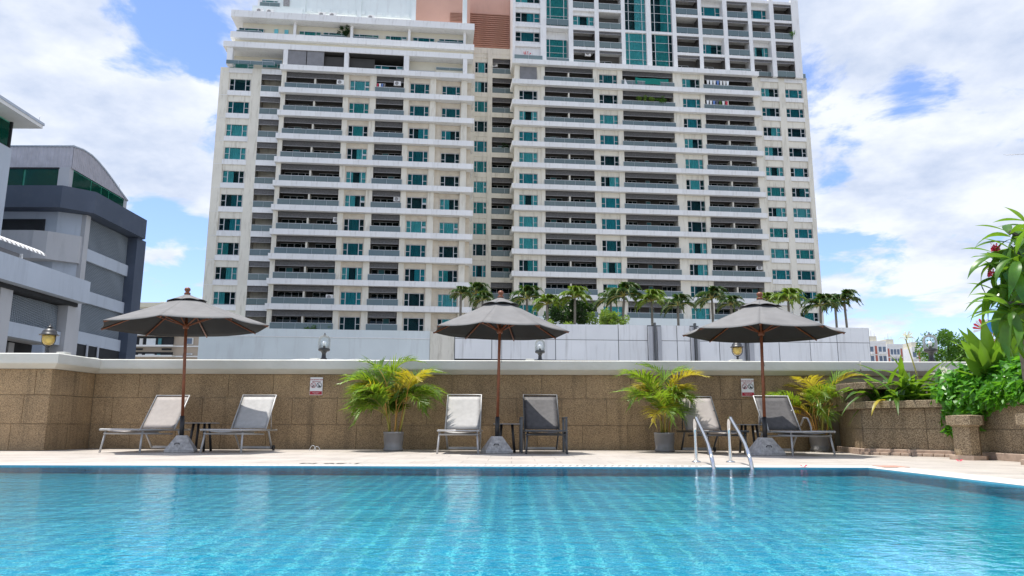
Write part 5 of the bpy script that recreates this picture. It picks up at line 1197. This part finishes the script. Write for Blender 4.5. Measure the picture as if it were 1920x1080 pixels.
# body behind
b = MB()
b.prism([(-60, 61.3), (-38.6, 61.3), (-36.9, 62.3), (-36.9, 62.85), (-37.3, 62.85), (-37.3, 71.2), (-60, 71.2)], -16, 18.29); b.build('wall', 'greyblue', gb)
for z in (14.45, 10.85, 7.25, 3.65, .05): MB().box(-37.35, -36.85, 62.9, 70.1, z, z + 1.05).build('spandrel', 'greyblue', gb)
MB().box(-37.4, -36.2, 70.1, 71.8, -16, 18.28).build('end_column', 'navy', gb)
MB().box(-37.2, -36.7, 62.2, 62.88, -16, 18.28).build('column', 'grey', gb)
def screen_mat():
    m = bpy.data.materials.new('wire_screen'); m.use_nodes = True; t = m.node_tree; b_ = t.nodes['Principled BSDF']; b_.inputs['Roughness'].default_value = .7
    tc = N(t, 'ShaderNodeTexCoord'); w1 = N(t, 'ShaderNodeTexWave', wave_type='BANDS', bands_direction='DIAGONAL'); w1.inputs['Scale'].default_value = 4.5; w1.inputs['Distortion'].default_value = .8; w1.inputs['Detail'].default_value = 2; lk(t, tc.outputs['Object'], w1.inputs[0])
    w2 = N(t, 'ShaderNodeTexWave', wave_type='BANDS', bands_direction='Z'); w2.inputs['Scale'].default_value = 3.0; w2.inputs['Distortion'].default_value = 1.2; lk(t, tc.outputs['Object'], w2.inputs[0])
    mx = N(t, 'ShaderNodeMix', data_type='RGBA'); mx.inputs[6].default_value = (.11, .135, .16, 1); mx.inputs[7].default_value = (.38, .43, .48, 1)
    lk(t, mth(t, 'MULTIPLY', w1.outputs['Fac'], mth(t, 'ADD', mth(t, 'MULTIPLY', w2.outputs['Fac'], .5), .5)), mx.inputs[0]); lk(t, mx.outputs[2], b_.inputs['Base Color']); return m
M['screen'] = screen_mat()
def m_screen(L_, h):
    b = MB(); b.grid(lambda u, v: (.03 * math.sin(u * 7 + v * 3), L_ * u, h * v), 24, 8); n = int(L_ / .16)
    for i in range(n): y = (i + .5) * L_ / n; b.box(.03, .05, y - .012, y + .012, 0, h)
    return b.mesh('mesh_screen', 'screen')
for z0, z1 in ((15.5, 18.25), (11.9, 14.45), (8.3, 10.85)): ob('mesh_screen', shared(('scr', round(z1 - z0, 2)), lambda: m_screen(7.15, z1 - z0)), gb, (-37.12, 62.92, z0))
# dark opening and frontal window strip
MB().box(-58, -39.6, 61.18, 61.32, 16.35, 17.6).build('strip_window', 'dark', gb)
MB().prism([(-58, 59.9), (-39.6, 59.9), (-38.6, 60.2), (-36.85, 61.9), (-36.85, 62.2), (-58, 62.2)], 13.95, 16.3).build('bay_parapet', 'grey', gb)
MB().box(-37.27, -36.88, 62.95, 70.05, 4.9, 7.2).build('opening', 'dark', gb)
b = MB(); b.tube([(-36.75, 64.5, 3), (-36.75, 64.5, 7.3)], .1, 8); b.tube([(-36.75, 66.2, 3), (-36.75, 66.2, 7.3)], .1, 8); b.build('downpipe', 'grey', gb)
# upper glazed storey with corrugated vault front
Xu = -38.45
b = MB(); b.box(-58, Xu, 62.0, 71.5, 20.0, 22.4); b.build('upper_room', 'teal_back', gb)
for (x0, x1) in ((-46.0, -42.4), (-42.2, -39.4), (-50, -46.2)): MB().box(x0, x1, 61.86, 61.92, 20.25, 22.3).build('window_pane', 'green', gb)
MB().box(-60, -39.3, 61.80, 61.99, 22.3, 22.42).build('window_head', 'dark', gb)
MB().box(Xu - .9, Xu + .06, 61.85, 62.4, 20.2, 22.45).build('corner_pier', 'grey', gb); MB().box(Xu - .4, Xu + .06, 71.0, 71.6, 20.2, 22.45).build('corner_pier', 'grey', gb)
for (y0, y1) in ((62.5, 65.2), (65.35, 66.9), (67.05, 68.2), (68.35, 70.95)): MB().box(Xu + .03, Xu + .07, y0, y1, 20.25, 22.3).build('window_pane', 'green', gb)
arc = [(62.0, 24.4), (63.2, 24.62), (64.6, 24.62), (65.8, 24.4), (67.2, 24.0), (68.6, 23.5), (70.0, 22.95), (71.5, 22.4)]
def m_corr(pts_top, zb, n, axis):
    b = MB(); L_ = pts_top[-1][0] - pts_top[0][0]; prev = None
    def top(y):
        for (a, za), (c, zc_) in zip(pts_top, pts_top[1:]):
            if a <= y <= c: return za + (zc_ - za) * (y - a) / (c - a)
        return pts_top[-1][1]
    for i in range(n * 2 + 1):
        y = pts_top[0][0] + L_ * i / (2 * n); o_ = .05 if i % 2 else 0
        for y_ in (y - .01 * L_ / n, y + .01 * L_ / n):
            y_ = min(max(y_, pts_top[0][0]), pts_top[-1][0]); lo = (o_, y_, zb) if axis else (y_, -o_, zb); hi = (o_, y_, max(zb + .02, top(y_))) if axis else (y_, -o_, top(y_))
            if prev: b.face([prev[0], lo, hi, prev[1]])
            prev = (lo, hi)
    return b.mesh('corrugated_cladding', 'corr')
ob('corrugated_cladding', m_corr(arc, 22.4, 34, 1), gb, (Xu + .12, 0, 0))
ob('corrugated_cladding', m_corr([(-60, 24.4), (Xu + .12, 24.4)], 22.42, 66, 0), gb, (0, 61.95, 0))
b = MB(); b.tube([(Xu + .16, y, z) for y, z in arc], .10, 6); b.tube([(-60, 61.9, 24.42), (Xu + .16, 61.9, 24.42)], .09, 6); b.build('roof_edge', 'greyblue', gb)
b = MB(); b.grid(lambda u, v: (-60 + (Xu + .12 + 60) * v, *[(arc[int(round(u * 7))][0]), arc[int(round(u * 7))][1]]), 7, 1); b.build('roof', 'corr', gb)
# near tall part with roof overhang
b = MB(); b.prism([(-60, 40), (-37.4, 40), (-37.4, 53.0), (-60, 53.0)], -16, 20.7); b.build('wall', 'greyblue', gb)
MB().box(-60, -37.6, 40, 52.8, 20.7, 22.7).build('upper_room', 'teal_back', gb)
for y in (42.5, 45.3, 48.1, 50.9): MB().box(-37.5, -37.4, y, y + 1.55, 20.75, 22.5).build('window_pane', 'green', gb)
for y in (42.3, 43.9, 45.1, 46.8, 47.9, 49.6, 50.7, 52.6): MB().box(-37.55, -37.36, y, y + .14, 20.72, 22.7).build('mullion', 'dark', gb)
MB().box(-60, -35.9, 39, 53.9, 22.7, 22.95).build('roof_slab', 'white', gb); MB().box(-60, -35.84, 38.9, 54.0, 22.95, 23.15).build('roof_edge', 'greyblue', gb)
for (x, y, z) in ((-36.1, 53.7, 23.15), (-38.3, 69.8, 23.1)): MB().tube([(x, y, z), (x, y, z + .55)], .015, 5).build('lightning_rod', 'alu', gb)

nb = thing('low_building', 'pale grey terrace block with striped awning before the slate building', 'building', (0, 0, 0))
MB().box(-60, -27.0, 25, 47.0, 8.05, 9.45).build('parapet', 'greyblue', nb)
MB().box(-60, -27.6, 25, 46.9, 7.8, 8.04).build('slab', 'dark', nb)
for y0, y1 in ((46.15, 47.1), (39.9, 40.9), (33.5, 34.6)): MB().box(-28.9, -27.75, y0, y1, -16, 7.8).build('column', 'grey', nb)
MB().box(-60, -28.6, 25, 46.9, 5.4, 7.78).build('wall', 'grey', nb)
for y0, y1 in ((40.95, 46.1), (34.65, 39.85)): ob('mesh_screen', shared(('scrn', 1), lambda: m_screen(y1 - y0, 1.65)), nb, (-28.35, y0, 6.1)); MB().box(-28.6, -28.0, y0, y1, 5.3, 6.12).build('spandrel', 'greyblue', nb)
MB().box(-60, -30.2, 25, 46.9, -16, 5.38).build('wall', 'dark', nb)
for y in (42, 44.5): MB().box(-30.15, -30.05, y, y + .5, 2, 5.3).build('door_leaf', 'grey', nb)
# terrace room: dark glazing with white posts under a ribbed awning
MB().box(-60, -30.6, 28, 45.4, 9.45, 10.9).build('terrace_glazing', 'blind', nb)
for y in (31, 34.5, 38, 41.6, 45.3): MB().box(-30.6, -30.45, y - .06, y + .06, 9.45, 10.9).build('post', 'white', nb)
b = MB(); n = 88
def awn(u, v):
    y = 28 + 17.6 * u; a = R(85) * v; r_ = .5 + (.07 if int(u * n + .5) % 2 else 0); return (-30.4 + 1.3 * math.sin(a), y, 10.75 + r_ * math.cos(a))
b.grid(awn, n, 6, smooth=False)
b.m = [(i // 6) % 2 for i in range(len(b.f))]; b.build('ribbed_awning', ['white', 'louvre'], nb)
MB().prism([(-30.6, 45.6), (-29.4, 46.7), (-60, 46.8), (-60, 45.6)], 9.45, 10.0).build('upstand', 'grey', nb)

# ================================================================ beige block behind
YB = 118.0
bx0, bx1 = onY(225, 620, YB).x, onY(392, 620, YB).x
bb_ = thing('apartment_building', 'taupe low apartment block seen under the leftmost parasol', 'apartment building', ((bx0 + bx1) / 2, YB, -16))
hw = (bx1 - bx0) / 2; zq_ = lambda y: onY(300, y, YB).z + 16
MB().box(-hw, hw, .3, 9, 0, zq_(576)).build('wall', 'beige', bb_); MB().box(-hw, hw, .0, 9, zq_(578), zq_(569)).build('cornice', 'paleyel', bb_); MB().box(-hw, hw, .2, 9, zq_(590), zq_(577)).build('wall', 'paleyel', bb_)
MB().box(-2, -.5, 2, 3, zq_(569), zq_(564)).build('roof_tank', 'white', bb_)
Lx = lambda px: onY(px, 640, YB).x - (bx0 + bx1) / 2
for y in (630, 651, 670): MB().box(-hw, Lx(330), -.9, .28, zq_(y + 1.5), zq_(y - 1.5)).box(Lx(330), hw, .1, .28, zq_(y + 1.2), zq_(y - 1.2)).build('floor_band', 'white', bb_)
for (y0, y1) in ((628, 609), (649.5, 633), (669, 662)):
    MB().box(Lx(246), Lx(325), .15, .29, zq_(y0), zq_(y1)).build('balcony', 'dark', bb_)
    for a, c, m_ in ((262, 268, 'white'), (275, 292, 'curtD'), (297, 303, 'curtE')): MB().box(Lx(a), Lx(c), .0, .14, zq_(y0), zq_(y1) - .3).build('window', m_, bb_)
    MB().box(Lx(348), Lx(362), .1, .29, zq_(y0 - 2), zq_(y1 + 2)).build('window_frame', 'white', bb_); MB().box(Lx(350), Lx(360), .05, .09, zq_(y0 - 3), zq_(y1 + 3)).build('window', 'farwin', bb_)
MB().box(Lx(252), Lx(275), .12, .29, zq_(587), zq_(581)).build('window', 'farwin', bb_)
MB().box(Lx(250), Lx(268), .14, .29, zq_(658), zq_(655)).build('vent', 'dark', bb_); MB().box(Lx(304), Lx(322), .14, .29, zq_(658), zq_(655)).build('vent', 'dark', bb_)

# ================================================================ far red and white flats
def far_flats(label, px0, px1, ytop, Y, red, ncol, nrow, extra=0):
    x0, x1 = onY(px0, 650, Y).x, onY(px1, 650, Y).x; zt2 = onY(px0, ytop, Y).z; W_ = x1 - x0; rh = 3.1 * Y / 250
    t_ = thing('apartment_building', label, 'apartment building', ((x0 + x1) / 2, Y, -16), 0, 'far red and white apartment blocks'); h = zt2 + 16
    MB().box(-W_ / 2, W_ / 2, 0, 14, 0, h).build('wall', 'white', t_); MB().box(-W_ / 2 + .5, -W_ / 2 + W_ * .55, 1, 8, h, h + 2.2).build('roof_house', 'paleyel', t_)
    cw = W_ / ncol
    for c_ in range(ncol):
        for k in range(nrow):
            z = h - 1.0 - (k + 1) * rh
            if c_ in red: MB().box(-W_ / 2 + (c_ + .25) * cw, -W_ / 2 + (c_ + .75) * cw, -.08, 0, z + .15, z + rh - .2).build('red_panel', 'red', t_)
            else: MB().box(-W_ / 2 + (c_ + .14) * cw, -W_ / 2 + (c_ + .86) * cw, -.06, .05, z + .95, z + rh - .45).build('window', 'farwin', t_); MB().box(-W_ / 2 + (c_ + .1) * cw, -W_ / 2 + (c_ + .9) * cw, -.6, -.02, z + .1, z + .8).build('balcony', 'white', t_)
    MB().box(-W_ / 2, W_ / 2, -.1, 0, h - .3, h + .4).build('parapet', 'white', t_)
    b = MB()
    for i in range(3): b.tube([(-W_ * .3 + i * W_ * .2, 3, h), (-W_ * .3 + i * W_ * .2, 3, h + 4 + i % 2)], .08, 4)
    b.build('mast', 'alu', t_)
far_flats('far white and red flats, tallest part beside the hoarding end', 1631, 1662, 640, 250, {1}, 4, 10)
far_flats('far white and red flats, lower part right of the tallest', 1663, 1693, 645, 262, {0, 4}, 5, 10)
far_flats('far white and red flats left of the green tree', 1710, 1736, 650, 270, {1}, 3, 10)
far_flats('far white and red flats beyond the frangipani at the right edge', 1880, 1940, 646, 255, {2, 5}, 7, 10)
far_flats('low dark roofed flats between the far blocks', 1692, 1712, 672, 300, {0}, 3, 8)
# blue board with red and white ornament behind the plants
p = onY(1858, 610, 30); t_ = thing('blue_board', 'blue board with red and white feathered ornament above the leaves', 'board', (p.x, 30, -1.0))
h = p.z + 1.0
MB().box(-.28, .30, 0, .06, h - .30, h + .28).build('board', 'bluesign', t_); MB().tube([(0, .05, 0), (0, .05, h)], .05, 6).build('pole', 'alu', t_)
b = MB(); b2 = MB()
for i in range(7): a = R(70 + i * 20); q = (b if i % 3 else b2); q.face([(-.30, -.05, h - .12), (-.30 + .42 * math.cos(a - .12), -.05, h - .12 + .42 * math.sin(a - .12)), (-.30 + .48 * math.cos(a), -.05, h - .12 + .48 * math.sin(a)), (-.30 + .42 * math.cos(a + .12), -.05, h - .12 + .42 * math.sin(a + .12))])
for q, m_ in ((b, 'redpaint'), (b2, 'white')): o = q.build('ornament', m_, t_); o.modifiers.new('thick', 'SOLIDIFY').thickness = .03
# aerial at the right edge
p = onY(1912, 288, 30); t_ = thing('tv_aerial', 'thin television aerial against the sky at the right edge', 'aerial', (p.x + .7, 30, -1)); hz = p.z + 1
MB().tube([(0, 0, 0), (0, 0, hz + .3)], .02, 6).build('mast', 'alu', t_); b = MB(); b.tube([(-1.3, 0, hz), (.4, 0, hz + .1)], .008, 5)
for i in range(7): b.tube([(-1.2 + i * .22, -.3, hz + .01 + i * .012 - .12), (-1.2 + i * .22, .3, hz + .01 + i * .012 + .12)], .005, 4)
b.build('boom', 'alu', t_)
